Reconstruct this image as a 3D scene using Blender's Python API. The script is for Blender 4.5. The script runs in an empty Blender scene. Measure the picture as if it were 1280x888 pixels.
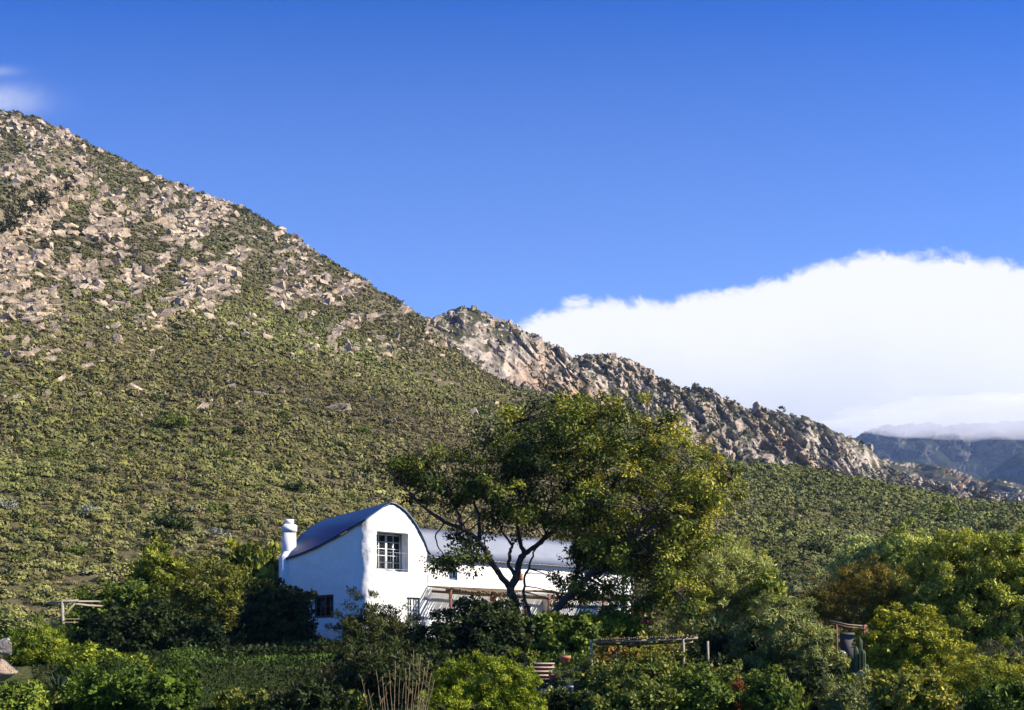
import bpy, math, random
import numpy as np
from math import radians, sin, cos, pi

rng = np.random.default_rng(7)
random.seed(7)
scene = bpy.context.scene
COL = scene.collection
EYE = 1.6; F = 1500.0; HOR = 815.0; CX = 640.0

# ------------------------------------------------------------------ numeric helpers
PERM = np.random.default_rng(3).permutation(256).astype(np.int64)
PERM = np.concatenate([PERM, PERM, PERM])
GR = np.random.default_rng(4).normal(size=(256, 3)); GR /= np.linalg.norm(GR, axis=1)[:, None]

def pn(x, y, z=0.0):
    x, y, z = np.broadcast_arrays(np.asarray(x, float), np.asarray(y, float), np.asarray(z, float))
    xi = np.floor(x).astype(np.int64); yi = np.floor(y).astype(np.int64); zi = np.floor(z).astype(np.int64)
    xf = x - xi; yf = y - yi; zf = z - zi
    u = xf*xf*xf*(xf*(xf*6-15)+10); v = yf*yf*yf*(yf*(yf*6-15)+10); w = zf*zf*zf*(zf*(zf*6-15)+10)
    def g(dx, dy, dz):
        h = PERM[PERM[PERM[(xi+dx) & 255] + ((yi+dy) & 255)] + ((zi+dz) & 255)]
        q = GR[h]
        return q[..., 0]*(xf-dx) + q[..., 1]*(yf-dy) + q[..., 2]*(zf-dz)
    l = lambda a, b, t: a + t*(b-a)
    return l(l(l(g(0,0,0), g(1,0,0), u), l(g(0,1,0), g(1,1,0), u), v),
             l(l(g(0,0,1), g(1,0,1), u), l(g(0,1,1), g(1,1,1), u), v), w)*1.6

def fbm(x, y, z=0.0, o=4, lac=2.1, gain=0.5):
    s = 0; a = 1.0; f = 1.0
    for i in range(o):
        s = s + a*pn(np.asarray(x)*f+i*17.3, np.asarray(y)*f-i*9.1, np.asarray(z)*f+i*3.7); a *= gain; f *= lac
    return s

def ridged(x, y, z=0.0, o=4):
    s = 0; a = 1.0; f = 1.0
    for i in range(o):
        s = s + a*(1-np.abs(pn(np.asarray(x)*f+i*7.7, np.asarray(y)*f+i*5.1, np.asarray(z)*f))*2); a *= .5; f *= 2.1
    return s

def cell(x, y, z):
    """blocky cellular noise: random value of the nearest feature point, and the distance to it"""
    xi = np.floor(x).astype(np.int64); yi = np.floor(y).astype(np.int64); zi = np.floor(z).astype(np.int64)
    best = np.full(x.shape, 9.0); val = np.zeros(x.shape)
    for dx in (-1, 0, 1):
        for dy in (-1, 0, 1):
            for dz in (-1, 0, 1):
                a, b, c = xi+dx, yi+dy, zi+dz
                h = PERM[PERM[PERM[a & 255] + (b & 255)] + (c & 255)]
                q = GR[h]*.45
                d = (a+.5+q[..., 0]-x)**2 + (b+.5+q[..., 1]-y)**2 + (c+.5+q[..., 2]-z)**2
                m = d < best
                best = np.where(m, d, best); val = np.where(m, PERM[h+7]/255.0, val)
    return val, np.sqrt(best)

def sstep(a, b, x):
    t = np.clip((np.asarray(x, float)-a)/(b-a), 0, 1); return t*t*(3-2*t)

def W(px, py, Y):
    return np.array([(px-CX)*Y/F, Y, EYE+(HOR-py)*Y/F])

def unit(v):
    return v/np.maximum(np.linalg.norm(v, axis=-1, keepdims=True), 1e-9)

# ------------------------------------------------------------------ object helpers
def tag(o, label=None, cat=None, group=None, kind=None):
    if label: o['label'] = label
    if cat: o['category'] = cat
    if group: o['group'] = group
    if kind: o['kind'] = kind
    return o

def mesh_np(name, V, faces, mat, parent=None, col=None, smooth=False, loc=None):
    """faces: (n,3) or (n,4) integer array, or a list of such arrays"""
    V = np.asarray(V, np.float32)
    if loc is not None: V = V - np.asarray(loc, np.float32)
    fl = faces if isinstance(faces, list) else [faces]
    fl = [np.asarray(f, np.int32) for f in fl if len(f)]
    me = bpy.data.meshes.new(name)
    me.vertices.add(len(V)); me.vertices.foreach_set('co', V.ravel())
    li = np.concatenate([f.ravel() for f in fl]); tot = np.concatenate([np.full(len(f), f.shape[1], np.int32) for f in fl])
    me.loops.add(len(li)); me.loops.foreach_set('vertex_index', li)
    me.polygons.add(len(tot)); st = np.zeros(len(tot), np.int32); st[1:] = np.cumsum(tot)[:-1]
    me.polygons.foreach_set('loop_start', st)
    if smooth: me.polygons.foreach_set('use_smooth', np.ones(len(tot), bool))
    if col is not None:
        at = me.attributes.new('Col', 'FLOAT_COLOR', 'POINT')
        c = np.ones((len(V), 4), np.float32); c[:, :3] = col
        at.data.foreach_set('color', c.ravel())
    me.update(calc_edges=True)
    me.materials.append(mat)
    o = bpy.data.objects.new(name, me); COL.objects.link(o)
    if parent: o.parent = parent
    if loc is not None: o.location = loc
    return o

def empty(name, loc, label=None, cat=None, group=None):
    o = bpy.data.objects.new(name, None); COL.objects.link(o); o.location = loc
    o.empty_display_size = .3
    return tag(o, label, cat, group)

class MB:
    """collects shapes, then links them as ONE mesh object"""
    def __init__(s): s.V = []; s.Q = []; s.T = []; s.n = 0
    def add(s, V, Q=None, T=None):
        V = np.asarray(V, float)
        if Q is not None and len(Q): s.Q.append(np.asarray(Q)+s.n)
        if T is not None and len(T): s.T.append(np.asarray(T)+s.n)
        s.V.append(V); s.n += len(V); return s
    def box(s, c, d, ax=(1, 0), tilt=None):
        """box centred at c with size d; ax = plan direction of its x side"""
        ex = np.array([ax[0], ax[1], 0.]); ex /= np.linalg.norm(ex); ey = np.array([-ex[1], ex[0], 0.]); ez = np.array([0, 0, 1.])
        V = []
        for k in (-.5, .5):
            for (i, j) in ((-.5, -.5), (.5, -.5), (.5, .5), (-.5, .5)):
                V.append(np.asarray(c, float)+ex*d[0]*i+ey*d[1]*j+ez*d[2]*k)
        return s.add(V, [(3,2,1,0),(4,5,6,7),(0,1,5,4),(1,2,6,5),(2,3,7,6),(3,0,4,7)])
    def tube(s, pts, rad, n=8, cap=True):
        pts = np.asarray(pts, float); m = len(pts); rad = np.broadcast_to(np.asarray(rad, float), (m,))
        tg = np.gradient(pts, axis=0); tg = unit(tg)
        ref = np.array([0.31, .87, .12]) if abs(tg[0][2]) > .8 else np.array([0.02, .05, 1.])
        V = []
        for i in range(m):
            a = unit(np.cross(tg[i], ref)); b = np.cross(tg[i], a)
            th = np.arange(n)*2*pi/n
            V.append(pts[i]+rad[i]*(np.cos(th)[:, None]*a+np.sin(th)[:, None]*b))
        V = np.concatenate(V); Q = []
        for i in range(m-1):
            for j in range(n):
                Q.append((i*n+j, i*n+(j+1) % n, (i+1)*n+(j+1) % n, (i+1)*n+j))
        T = []
        if cap:
            V = np.concatenate([V, pts[:1], pts[-1:]]); c0 = m*n; c1 = c0+1
            for j in range(n):
                T.append((c0, (j+1) % n, j)); T.append((c1, (m-1)*n+j, (m-1)*n+(j+1) % n))
        return s.add(V, Q, T)
    def lathe(s, c, prof, n=20):
        V = []; Q = []
        for (r, z) in prof:
            for j in range(n): V.append((c[0]+r*cos(2*pi*j/n), c[1]+r*sin(2*pi*j/n), c[2]+z))
        for i in range(len(prof)-1):
            for j in range(n): Q.append((i*n+j, i*n+(j+1) % n, (i+1)*n+(j+1) % n, (i+1)*n+j))
        return s.add(V, Q)
    def build(s, name, mat, parent=None, smooth=False, col=None):
        V = np.concatenate(s.V); f = []
        if s.Q: f.append(np.concatenate(s.Q))
        if s.T: f.append(np.concatenate(s.T))
        pl = None
        if parent is not None:
            V = V - np.array(parent['_w'] if '_w' in parent else WP(parent))
        return mesh_np(name, V, f, mat, parent, col, smooth)

def WP(o):
    p = np.zeros(3)
    while o is not None:
        p = p + np.array(o.location); o = o.parent
    return p

# ------------------------------------------------------------------ materials
def nodes(name):
    m = bpy.data.materials.new(name); m.use_nodes = True
    nt = m.node_tree; b = nt.nodes['Principled BSDF']
    return m, nt, b

def N(nt, t, **kw):
    n = nt.nodes.new(t)
    for k, v in kw.items():
        if hasattr(n, k): setattr(n, k, v)
    return n

def noise_tex(nt, scale, detail=4, rough=.55, coord='Object', vec=None):
    t = N(nt, 'ShaderNodeTexNoise'); t.inputs['Scale'].default_value = scale; t.inputs['Detail'].default_value = detail
    t.inputs['Roughness'].default_value = rough
    if vec is None:
        g = N(nt, 'ShaderNodeNewGeometry'); vec = g.outputs['Position']
    nt.links.new(vec, t.inputs['Vector'])
    return t

def ramp(nt, fac, stops):
    r = N(nt, 'ShaderNodeValToRGB'); e = r.color_ramp.elements
    while len(e) < len(stops): e.new(.5)
    for i, (p, c) in enumerate(stops):
        e[i].position = p; e[i].color = (*c, 1) if len(c) == 3 else c
    nt.links.new(fac, r.inputs['Fac']); return r

def mixc(nt, fac, a, b, mode='MIX'):
    m = N(nt, 'ShaderNodeMix', data_type='RGBA', blend_type=mode)
    for s, v in ((m.inputs[0], fac), (m.inputs[6], a), (m.inputs[7], b)):
        if hasattr(v, 'is_linked'): nt.links.new(v, s)
        elif isinstance(v, tuple): s.default_value = (*v, 1) if len(v) == 3 else v
        else: s.default_value = v
    return m.outputs[2]

def bump(nt, b, h, strength=.4, dist=.05):
    n = N(nt, 'ShaderNodeBump'); n.inputs['Strength'].default_value = strength; n.inputs['Distance'].default_value = dist
    nt.links.new(h, n.inputs['Height']); nt.links.new(n.outputs[0], b.inputs['Normal'])

def simple(name, c1, c2, scale=6, rough=.7, bmp=.25, dist=.02, metal=0.0, spec=.3):
    m, nt, b = nodes(name)
    t = noise_tex(nt, scale, 5)
    r = ramp(nt, t.outputs['Fac'], [(.3, c1), (.7, c2)])
    nt.links.new(r.outputs[0], b.inputs['Base Color']); b.inputs['Roughness'].default_value = rough
    b.inputs['Metallic'].default_value = metal; b.inputs['Specular IOR Level'].default_value = spec
    if bmp: bump(nt, b, t.outputs['Fac'], bmp, dist)
    return m

def leaf_material():
    m, nt, b = nodes('leaf')
    a = N(nt, 'ShaderNodeAttribute', attribute_name='Col')
    b.inputs['Roughness'].default_value = .55; b.inputs['Specular IOR Level'].default_value = .10
    nt.links.new(a.outputs['Color'], b.inputs['Base Color'])
    tr = N(nt, 'ShaderNodeBsdfTranslucent')
    tc = mixc(nt, 1.0, a.outputs['Color'], (1.5, 1.35, .55), 'MULTIPLY')
    nt.links.new(tc, tr.inputs['Color'])
    mx = N(nt, 'ShaderNodeMixShader'); mx.inputs[0].default_value = .18
    nt.links.new(b.outputs[0], mx.inputs[1]); nt.links.new(tr.outputs[0], mx.inputs[2])
    nt.links.new(mx.outputs[0], nt.nodes['Material Output'].inputs['Surface'])
    return m

def scrub_material():
    m, nt, b = nodes('scrub_leaf')
    a = N(nt, 'ShaderNodeAttribute', attribute_name='Col')
    b.inputs['Roughness'].default_value = .8; b.inputs['Specular IOR Level'].default_value = .1
    nt.links.new(a.outputs['Color'], b.inputs['Base Color'])
    return m

def rock_material(name, pale=(.44, .37, .30), warm=(.42, .25, .15), dark=(.13, .12, .11), s=1.0):
    m, nt, b = nodes(name)
    t1 = noise_tex(nt, .10*s, 5, .6); t2 = noise_tex(nt, .55*s, 8, .68); t3 = noise_tex(nt, 1.6*s, 6, .7)
    c = mixc(nt, ramp(nt, t1.outputs['Fac'], [(.5, (0, 0, 0)), (.68, (1, 1, 1))]).outputs[0], pale, warm)
    c = mixc(nt, ramp(nt, t2.outputs['Fac'], [(.45, (1, 1, 1)), (.62, (0, 0, 0))]).outputs[0], c, dark)
    c2 = mixc(nt, .35, c, mixc(nt, t3.outputs['Fac'], (.26, .20, .15), (.66, .54, .41)))
    nt.links.new(c2, b.inputs['Base Color']); b.inputs['Roughness'].default_value = .9
    b.inputs['Specular IOR Level'].default_value = .15
    bump(nt, b, t3.outputs['Fac'], .8, .5/s)
    return m

def ground_material():
    m, nt, b = nodes('hill_ground')
    a = N(nt, 'ShaderNodeAttribute', attribute_name='Col')
    t = noise_tex(nt, .35, 8, .7); t2 = noise_tex(nt, 2.5, 6, .7)
    soil = ramp(nt, t.outputs['Fac'], [(.3, (.045, .044, .018)), (.5, (.09, .08, .036)), (.72, (.17, .135, .085))]).outputs[0]
    soil = mixc(nt, .35, soil, ramp(nt, t2.outputs['Fac'], [(.35, (.03, .033, .012)), (.65, (.19, .155, .095))]).outputs[0])
    rock = ramp(nt, t2.outputs['Fac'], [(.35, (.09, .08, .065)), (.5, (.25, .2, .16)), (.68, (.42, .35, .29))]).outputs[0]
    sp = N(nt, 'ShaderNodeSeparateColor'); nt.links.new(a.outputs['Color'], sp.inputs[0])
    c = mixc(nt, sp.outputs[0], soil, rock)
    gr = ramp(nt, t2.outputs['Fac'], [(.3, (.015, .03, .006)), (.7, (.05, .085, .015))]).outputs[0]
    c = mixc(nt, sp.outputs[1], c, gr)
    nt.links.new(c, b.inputs['Base Color']); b.inputs['Roughness'].default_value = .95
    b.inputs['Specular IOR Level'].default_value = .05
    bump(nt, b, t2.outputs['Fac'], .6, .3)
    return m

def ridge_material(name, sc=1.0, veg=((.03, .035, .016), (.075, .07, .035)), pale=(.43, .37, .31), warm=(.42, .25, .14), dark=(.11, .10, .09), lo=.52, hi=.70):
    """rock where steep, low scrub where it lies flatter"""
    m, nt, b = nodes(name)
    g = N(nt, 'ShaderNodeNewGeometry'); sx = N(nt, 'ShaderNodeSeparateXYZ'); nt.links.new(g.outputs['Normal'], sx.inputs[0])
    t1 = noise_tex(nt, .018*sc, 4, .6); t2 = noise_tex(nt, .16*sc, 9, .7); t3 = noise_tex(nt, .5*sc, 7, .7)
    rock = mixc(nt, ramp(nt, t1.outputs['Fac'], [(.5, (0, 0, 0)), (.66, (1, 1, 1))]).outputs[0], pale, warm)
    rock = mixc(nt, ramp(nt, t2.outputs['Fac'], [(.40, (1, 1, 1)), (.56, (0, 0, 0))]).outputs[0], rock, dark)
    vg = ramp(nt, t3.outputs['Fac'], [(.35, veg[0]), (.65, veg[1])]).outputs[0]
    ad = N(nt, 'ShaderNodeMath', operation='MULTIPLY_ADD'); ad.inputs[1].default_value = .55
    nt.links.new(t2.outputs['Fac'], ad.inputs[0]); sb = N(nt, 'ShaderNodeMath', operation='SUBTRACT'); sb.inputs[1].default_value = .275
    nt.links.new(sx.outputs[2], sb.inputs[0]); nt.links.new(sb.outputs[0], ad.inputs[2])
    f = ramp(nt, ad.outputs[0], [(lo, (0, 0, 0)), (hi, (1, 1, 1))])
    c = mixc(nt, f.outputs[0], rock, vg)
    nt.links.new(c, b.inputs['Base Color']); b.inputs['Roughness'].default_value = .95; b.inputs['Specular IOR Level'].default_value = .05
    bump(nt, b, t3.outputs['Fac'], .8, 1.2/sc)
    return m

def plaster_material():
    m, nt, b = nodes('white_plaster')
    t = noise_tex(nt, 1.1, 6, .6); t2 = noise_tex(nt, 9, 4, .6)
    c = ramp(nt, t.outputs['Fac'], [(.25, (.70, .695, .68)), (.6, (.77, .77, .76))]).outputs[0]
    nt.links.new(c, b.inputs['Base Color']); b.inputs['Roughness'].default_value = .9; b.inputs['Specular IOR Level'].default_value = .15
    bump(nt, b, t2.outputs['Fac'], .5, .03)
    return m

LEAF = leaf_material(); SCRUB = scrub_material(); ROCK = rock_material('sandstone', (.59, .48, .35), (.56, .37, .20), (.15, .115, .085)); GROUND = ground_material()
BARK = simple('bark', (.035, .026, .02), (.10, .075, .055), 9, .9, .6, .03)
PALEBARK = simple('pale_bark', (.16, .13, .10), (.32, .28, .22), 9, .9, .5, .02)
PLASTER = plaster_material()
BLUEROOF = simple('blue_roof_paint', (.004, .045, .14), (.006, .055, .17), 1.5, .5, .05, .01, 0, .2)
GREYROOF = simple('grey_roof_sheet', (.23, .25, .28), (.28, .30, .33), .8, .5, .05, .01, .15, .5)
GREYPAINT = simple('blue_grey_paint', (.17, .22, .27), (.22, .28, .33), 8, .5, .1)
WHITEPAINT = simple('white_paint', (.62, .64, .66), (.72, .74, .75), 8, .5, .05)
BROWNWOOD = simple('brown_wood', (.07, .045, .03), (.15, .10, .065), 12, .7, .3)
GREYWOOD = simple('weathered_wood', (.20, .17, .13), (.36, .31, .24), 14, .85, .4)
REDWOOD = simple('red_brown_wood', (.13, .045, .025), (.22, .09, .05), 12, .75, .3)
REED = simple('reed_thatch', (.10, .075, .045), (.26, .20, .13), 16, .9, .6)
BRICK = simple('brick', (.26, .15, .11), (.44, .31, .25), 7, .9, .25, .01)
TERRA = simple('terracotta', (.30, .12, .06), (.42, .20, .11), 5, .8, .2)
BLUEDOOR = simple('blue_paint', (.05, .11, .19), (.075, .15, .25), 5, .5, .1)
STONE = rock_material('garden_stone', (.42, .38, .33), (.45, .29, .2), (.16, .15, .14), 4.0)
METAL = simple('white_metal', (.55, .57, .6), (.66, .68, .7), 6, .4, 0, 0, 0, .4)
DARKMETAL = simple('dark_metal', (.03, .03, .035), (.06, .06, .06), 6, .5, 0)
GREYPANEL = simple('grey_board', (.06, .055, .058), (.09, .08, .085), 3, .8, .2)
CACTUS = simple('cactus_skin', (.03, .05, .015), (.06, .09, .03), 8, .6, .2)
def glass_mat():
    m, nt, b = nodes('window_glass'); b.inputs['Base Color'].default_value = (.012, .014, .017, 1)
    b.inputs['Roughness'].default_value = .06; b.inputs['Specular IOR Level'].default_value = .5
    t = noise_tex(nt, 1.5, 2); bump(nt, b, t.outputs['Fac'], .05, .02)
    return m
GLASS = glass_mat()

# ------------------------------------------------------------------ the lie of the land
RID = np.array([(-900, 60), (-500, 75), (-300, 95), (-150, 112), (-60, 128), (0, 140), (50, 152), (100, 175), (150, 197), (200, 223), (250, 241), (300, 259), (350, 287),
                (400, 319), (450, 347), (500, 375), (535, 398), (560, 425), (600, 462), (640, 482), (700, 499), (800, 537), (900, 566), (935, 573),
                (1000, 580), (1100, 601), (1200, 623), (1280, 634), (1500, 655), (2300, 700)], float)
RYR = np.array([(-900, 560), (0, 500), (300, 450), (540, 400), (700, 340), (935, 290), (1280, 270), (2300, 250)], float)
GARD = np.array([(-80, -1.6), (20, -1.6), (32, -1.5), (35.5, -.95), (39, -.12), (46, .15), (51, 1.0), (57, 1.9), (66, 2.3), (80, 3.0), (100, 3.4)], float)

def height(X, Y, detail=True):
    X = np.asarray(X, float); Y = np.asarray(Y, float)
    px = CX+F*X/np.maximum(Y, 25)
    r = np.interp(px, RID[:, 0], RID[:, 1]); Yr = np.interp(px, RYR[:, 0], RYR[:, 1])
    zr = EYE+(HOR-r)/F*Yr
    g = np.interp(Y, GARD[:, 0], GARD[:, 1])
    g = g*(1-.65*sstep(920, 1150, px)*sstep(20, 40, Y))
    t = np.maximum((Y-78)/(Yr-78), 0)
    tc = np.minimum(t, 1)
    z = g+(zr-g)*(.80*tc+.20*tc*tc)
    z = z-np.maximum(Y-Yr, 0)*.55
    if detail:
        w = sstep(.02, .2, tc)*(1-.5*sstep(.75, 1.0, tc))
        z = z+w*(2.6*fbm(X*.012, Y*.012, 1.3, 3)+1.0*fbm(X*.05, Y*.05, 5.1, 3))
        py = HOR-F*(z-EYE)/np.maximum(Y, 25)
        rk = rockmask(px, py)*(tc > .3)
        z = z+rk*(1.6*np.abs(fbm(X*.09, Y*.09, 2.2, 3))-.3)
        # ravine on the upper left of the hill
        a = (px-40)/58.0; e = py-(262-.66*(px-40)); w = np.exp(-a**4)*(tc < 1)
        z = z-13*w*np.clip((e+42)/42, 0, 1)*(1-sstep(-1, 3, e))+9*w*np.exp(-((e-9)/7.)**2)
        z = z+.06*fbm(X*.5, Y*.5, .7, 2)*(Y > 28)
    return z

RKL = np.array([(-600, 450), (0, 442), (150, 412), (300, 408), (430, 432), (500, 462), (560, 475), (640, 486), (700, 495), (760, 505), (800, 500)], float)
def rockmask(px, py):
    l = np.interp(px, RKL[:, 0], RKL[:, 1]) + 22*pn(px*.013, py*.013, 8.8) + 12*pn(px*.05, py*.05, 1.1)
    m = sstep(-35, 90, l-py)
    # thinner along the upper right shoulder
    r = np.interp(px, RID[:, 0], RID[:, 1])
    m = m*(1-.25*sstep(300, 380, px)*(1-sstep(10, 70, py-r)))
    return m*(px < 760)

def ground_z(X, Y):
    return float(height(np.array([X]), np.array([Y]))[0])

HILL = {}
def ray_hit(px, py):
    """points on the hill at the given image positions"""
    px = np.atleast_1d(np.asarray(px, float)); py = np.atleast_1d(np.asarray(py, float))
    from mathutils import Vector
    P = np.full((len(px), 3), np.nan); eye = Vector((0, 0, EYE)); cast = HILL['bvh'].ray_cast
    for i in range(len(px)):
        h = cast(eye, Vector(((px[i]-CX)/F, 1.0, (HOR-py[i])/F)))[0]
        if h is not None: P[i] = h
    return P, ~np.isnan(P[:, 0]) & (P[:, 1] > 60)

def grid_faces(nr, nc):
    i = np.arange(nr-1)[:, None]*nc+np.arange(nc-1)[None]
    i = i.ravel(); return np.stack([i, i+1, i+nc+1, i+nc], 1)

def build_ground():
    us = np.linspace(-1.35, 1.35, 620)
    Y = np.concatenate([np.linspace(-70, 30, 26)[:-1], np.linspace(30, 90, 90)[:-1], 90+(560-90)*np.linspace(0, 1, 330)**1.15, np.linspace(565, 800, 12)])
    Ye = np.sqrt(np.maximum(Y, 0)**2+45**2)
    X = us[None]*Ye[:, None]*.95; YY = np.broadcast_to(Y[:, None], X.shape)
    Z = height(X, YY)
    px = CX+F*X/np.maximum(YY, 25); py = HOR-F*(Z-EYE)/np.maximum(YY, 25)
    c = np.zeros((X.size, 3)); c[:, 0] = (rockmask(px, py)*(YY > 100)*.3).ravel()
    lawn = sstep(0, 1, 1-((px-320)/110)**2)*sstep(33, 36, YY)*(1-sstep(47, 50, YY))
    c[:, 1] = np.maximum(lawn, .6*(1-sstep(62, 85, YY))).ravel()
    V = np.stack([X.ravel(), YY.ravel(), Z.ravel()], 1); Q = grid_faces(*X.shape)
    from mathutils.bvhtree import BVHTree
    HILL['bvh'] = BVHTree.FromPolygons(V.tolist(), Q[Q[:, 0] > 110*X.shape[1]].tolist())
    o = mesh_np('ground', V, Q, GROUND, col=c, smooth=True)
    tag(o, 'rocky hillside and garden ground below it', None, None, 'structure')

    # low valley floor out to the horizon
    g = np.array([(-9000, -9000), (9000, -9000), (9000, 12000), (-9000, 12000)], float)
    V = np.concatenate([g, np.full((4, 1), -60.)], 1)
    tag(mesh_np('valley_floor', V, np.array([(0, 1, 2, 3)]), GROUND, col=np.zeros((4, 3))), 'valley floor', None, None, 'structure')

MID = np.array([(200, 520), (430, 440), (500, 418), (530, 402), (545, 397), (562, 394), (580, 385), (600, 389), (620, 402), (645, 410), (665, 424), (700, 441), (715, 451),
                (740, 450), (765, 446), (790, 452), (815, 466), (830, 479), (850, 486), (890, 487), (903, 500), (940, 513), (965, 513), (990, 520), (1020, 527),
                (1040, 541), (1060, 547), (1080, 558), (1095, 571), (1120, 589), (1150, 603), (1200, 613), (1280, 626), (1400, 640), (1700, 670)], float)
def build_mountains():
    def ridge(name, label, prof, YR, px0, px1, nc, nr, base_py, depth, mat, amp, bsize, colw, edge, roll=90):
        px = np.linspace(px0, px1, nc)
        top = np.interp(px, prof[:, 0], prof[:, 1]); Yr = np.interp(px, YR[:, 0], YR[:, 1])
        zr = EYE+(HOR-top)/F*Yr
        Yb = Yr-np.interp(px, depth[:, 0], depth[:, 1]); zb = EYE+(HOR-base_py(px))/F*Yb
        t = np.linspace(0, 1, nr)[:, None]
        prof_t = .55*t+.45*sstep(.35, .95, t)
        Y = Yb+(Yr-Yb)*t; Z = zb+(zr-zb)*prof_t
        X = ((px-CX)/F)[None]*Y
        w = sstep(0, .15, t)*(1-.75*sstep(.86, 1.0, t))
        wz = 1-sstep(.9, 1.0, t)
        bl, d = cell(X/bsize+.35*Z/bsize, Y/bsize, Z/(bsize*1.5))
        bl2, d2 = cell(X/(bsize*.42)+.3*Z/bsize, Y/(bsize*.42)+9, Z/(bsize*.7))
        cl = ridged(X*colw, Y*colw*.3, Z*colw*.25, 3)
        steep = sstep(-.35, .35, fbm(X*colw*.35, Z*colw*.35, 3.1, 3)+.15)
        push = w*amp*((cl-.9)*.75 + steep*(bl*1.0+bl2*.5-.7) + 1.2*fbm(X*colw*.4, Z*colw*.4, .4, 2))
        Y = Y-push; Z = Z+w*amp*.22*(bl-.5)*steep + edge*(bl2-.5)*sstep(.8, 1., t)
        # far side
        k = np.arange(1, 7)[:, None]
        Yf = Y[-1:]+k*roll/6.; Zf = Z[-1:]-k*k*roll/60.
        Xf = ((px-CX)/F)[None]*Yf
        X = np.concatenate([X, Xf]); Y = np.concatenate([Y, Yf]); Z = np.concatenate([Z, Zf])
        o = mesh_np(name, np.stack([X.ravel(), Y.ravel(), Z.ravel()], 1), grid_faces(*X.shape), mat)
        tag(o, label, None, None, 'structure')
        return X, Y, Z
    R = ridge('rocky_ridge', 'rocky ridge with pale cliffs behind the green slope', MID, np.array([(200, 560), (540, 540), (715, 590), (900, 660), (1095, 760), (1700, 900)], float),
              300, 1600, 1150, 230, lambda p: np.interp(p, [300, 540, 700, 940, 1100, 1280, 1600], [560, 510, 540, 610, 640, 660, 690]),
              np.array([(300, 130), (700, 120), (1100, 130), (1600, 60)], float), ridge_material('ridge_rock', 1.0), 9.0, 9.0, .03, 3.2)
    ft = np.array([(980, 600), (1060, 578), (1095, 574), (1130, 580), (1150, 584), (1180, 589), (1200, 597), (1225, 604), (1262, 606), (1280, 612), (1350, 604), (1600, 600)], float)
    ridge('foothill', 'dark foothill in front of the blue mountains', ft, np.array([(980, 1500), (1600, 1500)], float), 990, 1600, 420, 110, lambda p: p*0+665,
          np.array([(980, 420), (1600, 420)], float), ridge_material('foothill_rock', .5, ((.03, .036, .02), (.06, .06, .035))), 20., 26., .012, 8., 200)
    fm = np.array([(1000, 600), (1045, 566), (1072, 546), (1090, 538), (1110, 534), (1150, 533), (1200, 534), (1240, 531), (1280, 528), (1340, 520), (1450, 520), (1800, 530)], float)
    MM = ridge_material('mountain_rock', .22, ((.022, .03, .02), (.04, .048, .028)), (.15, .14, .135), (.13, .11, .10), (.035, .035, .035), .5, .74)
    ridge('far_mountain', 'far blue mountain wall under the cloud', fm, np.array([(1000, 3500), (1800, 3500)], float), 1010, 1800, 520, 200, lambda p: p*0+655,
          np.array([(1000, 1100), (1800, 1100)], float), MM, 48., 60., .013, 18., 600)
    sp = np.array([(1180, 660), (1210, 622), (1225, 605), (1245, 588), (1262, 574), (1280, 563), (1320, 548), (1400, 540), (1600, 540)], float)
    ridge('mountain_spur', 'sunlit spur of the far mountain', sp, np.array([(1000, 2500), (1800, 2500)], float), 1185, 1600, 260, 150, lambda p: p*0+660,
          np.array([(1000, 500), (1800, 500)], float), MM, 34., 45., .014, 12., 300)
    return R

build_ground()
RX, RY_, RZ = build_mountains()

# ------------------------------------------------------------------ rocks
def ico(sub):
    t = (1+5**.5)/2
    V = [(-1,t,0),(1,t,0),(-1,-t,0),(1,-t,0),(0,-1,t),(0,1,t),(0,-1,-t),(0,1,-t),(t,0,-1),(t,0,1),(-t,0,-1),(-t,0,1)]
    Fc = [(0,11,5),(0,5,1),(0,1,7),(0,7,10),(0,10,11),(1,5,9),(5,11,4),(11,10,2),(10,7,6),(7,1,8),(3,9,4),(3,4,2),(3,2,6),(3,6,8),(3,8,9),(4,9,5),(2,4,11),(6,2,10),(8,6,7),(9,8,1)]
    V = [np.array(v)/np.linalg.norm(v) for v in V]
    for _ in range(sub):
        c = {}; nf = []
        def mid(a, b):
            k = (min(a, b), max(a, b))
            if k not in c:
                m = V[a]+V[b]; V.append(m/np.linalg.norm(m)); c[k] = len(V)-1
            return c[k]
        for a, b, d in Fc:
            x, y, z = mid(a, b), mid(b, d), mid(d, a); nf += [(a,x,z),(b,y,x),(d,z,y),(x,y,z)]
        Fc = nf
    return np.array(V), np.array(Fc)

def rock_proto(seed, sub, cuts=11, frac=0.):
    r = np.random.default_rng(seed); V, Fc = ico(sub); V = V.copy()
    for _ in range(cuts):
        n = unit(r.normal(size=3)); d = r.uniform(.28, .72)
        e = V@n-d; V = V-np.maximum(e, 0)[:, None]*n
    if frac:
        c, _ = cell(V[:, 0]*2.2+seed, V[:, 1]*2.2, V[:, 2]*2.2); c2, _ = cell(V[:, 0]*4.7+seed, V[:, 1]*4.7, V[:, 2]*4.7)
        V = V*(1+frac*(c-.5)+frac*.5*(c2-.5))[:, None]
    V = V+.05*np.stack([pn(V[:, 0]*2.3+seed, V[:, 1]*2.3, V[:, 2]*2.3+k*5) for k in range(3)], 1)
    return V/np.abs(V).max(0), Fc

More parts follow.
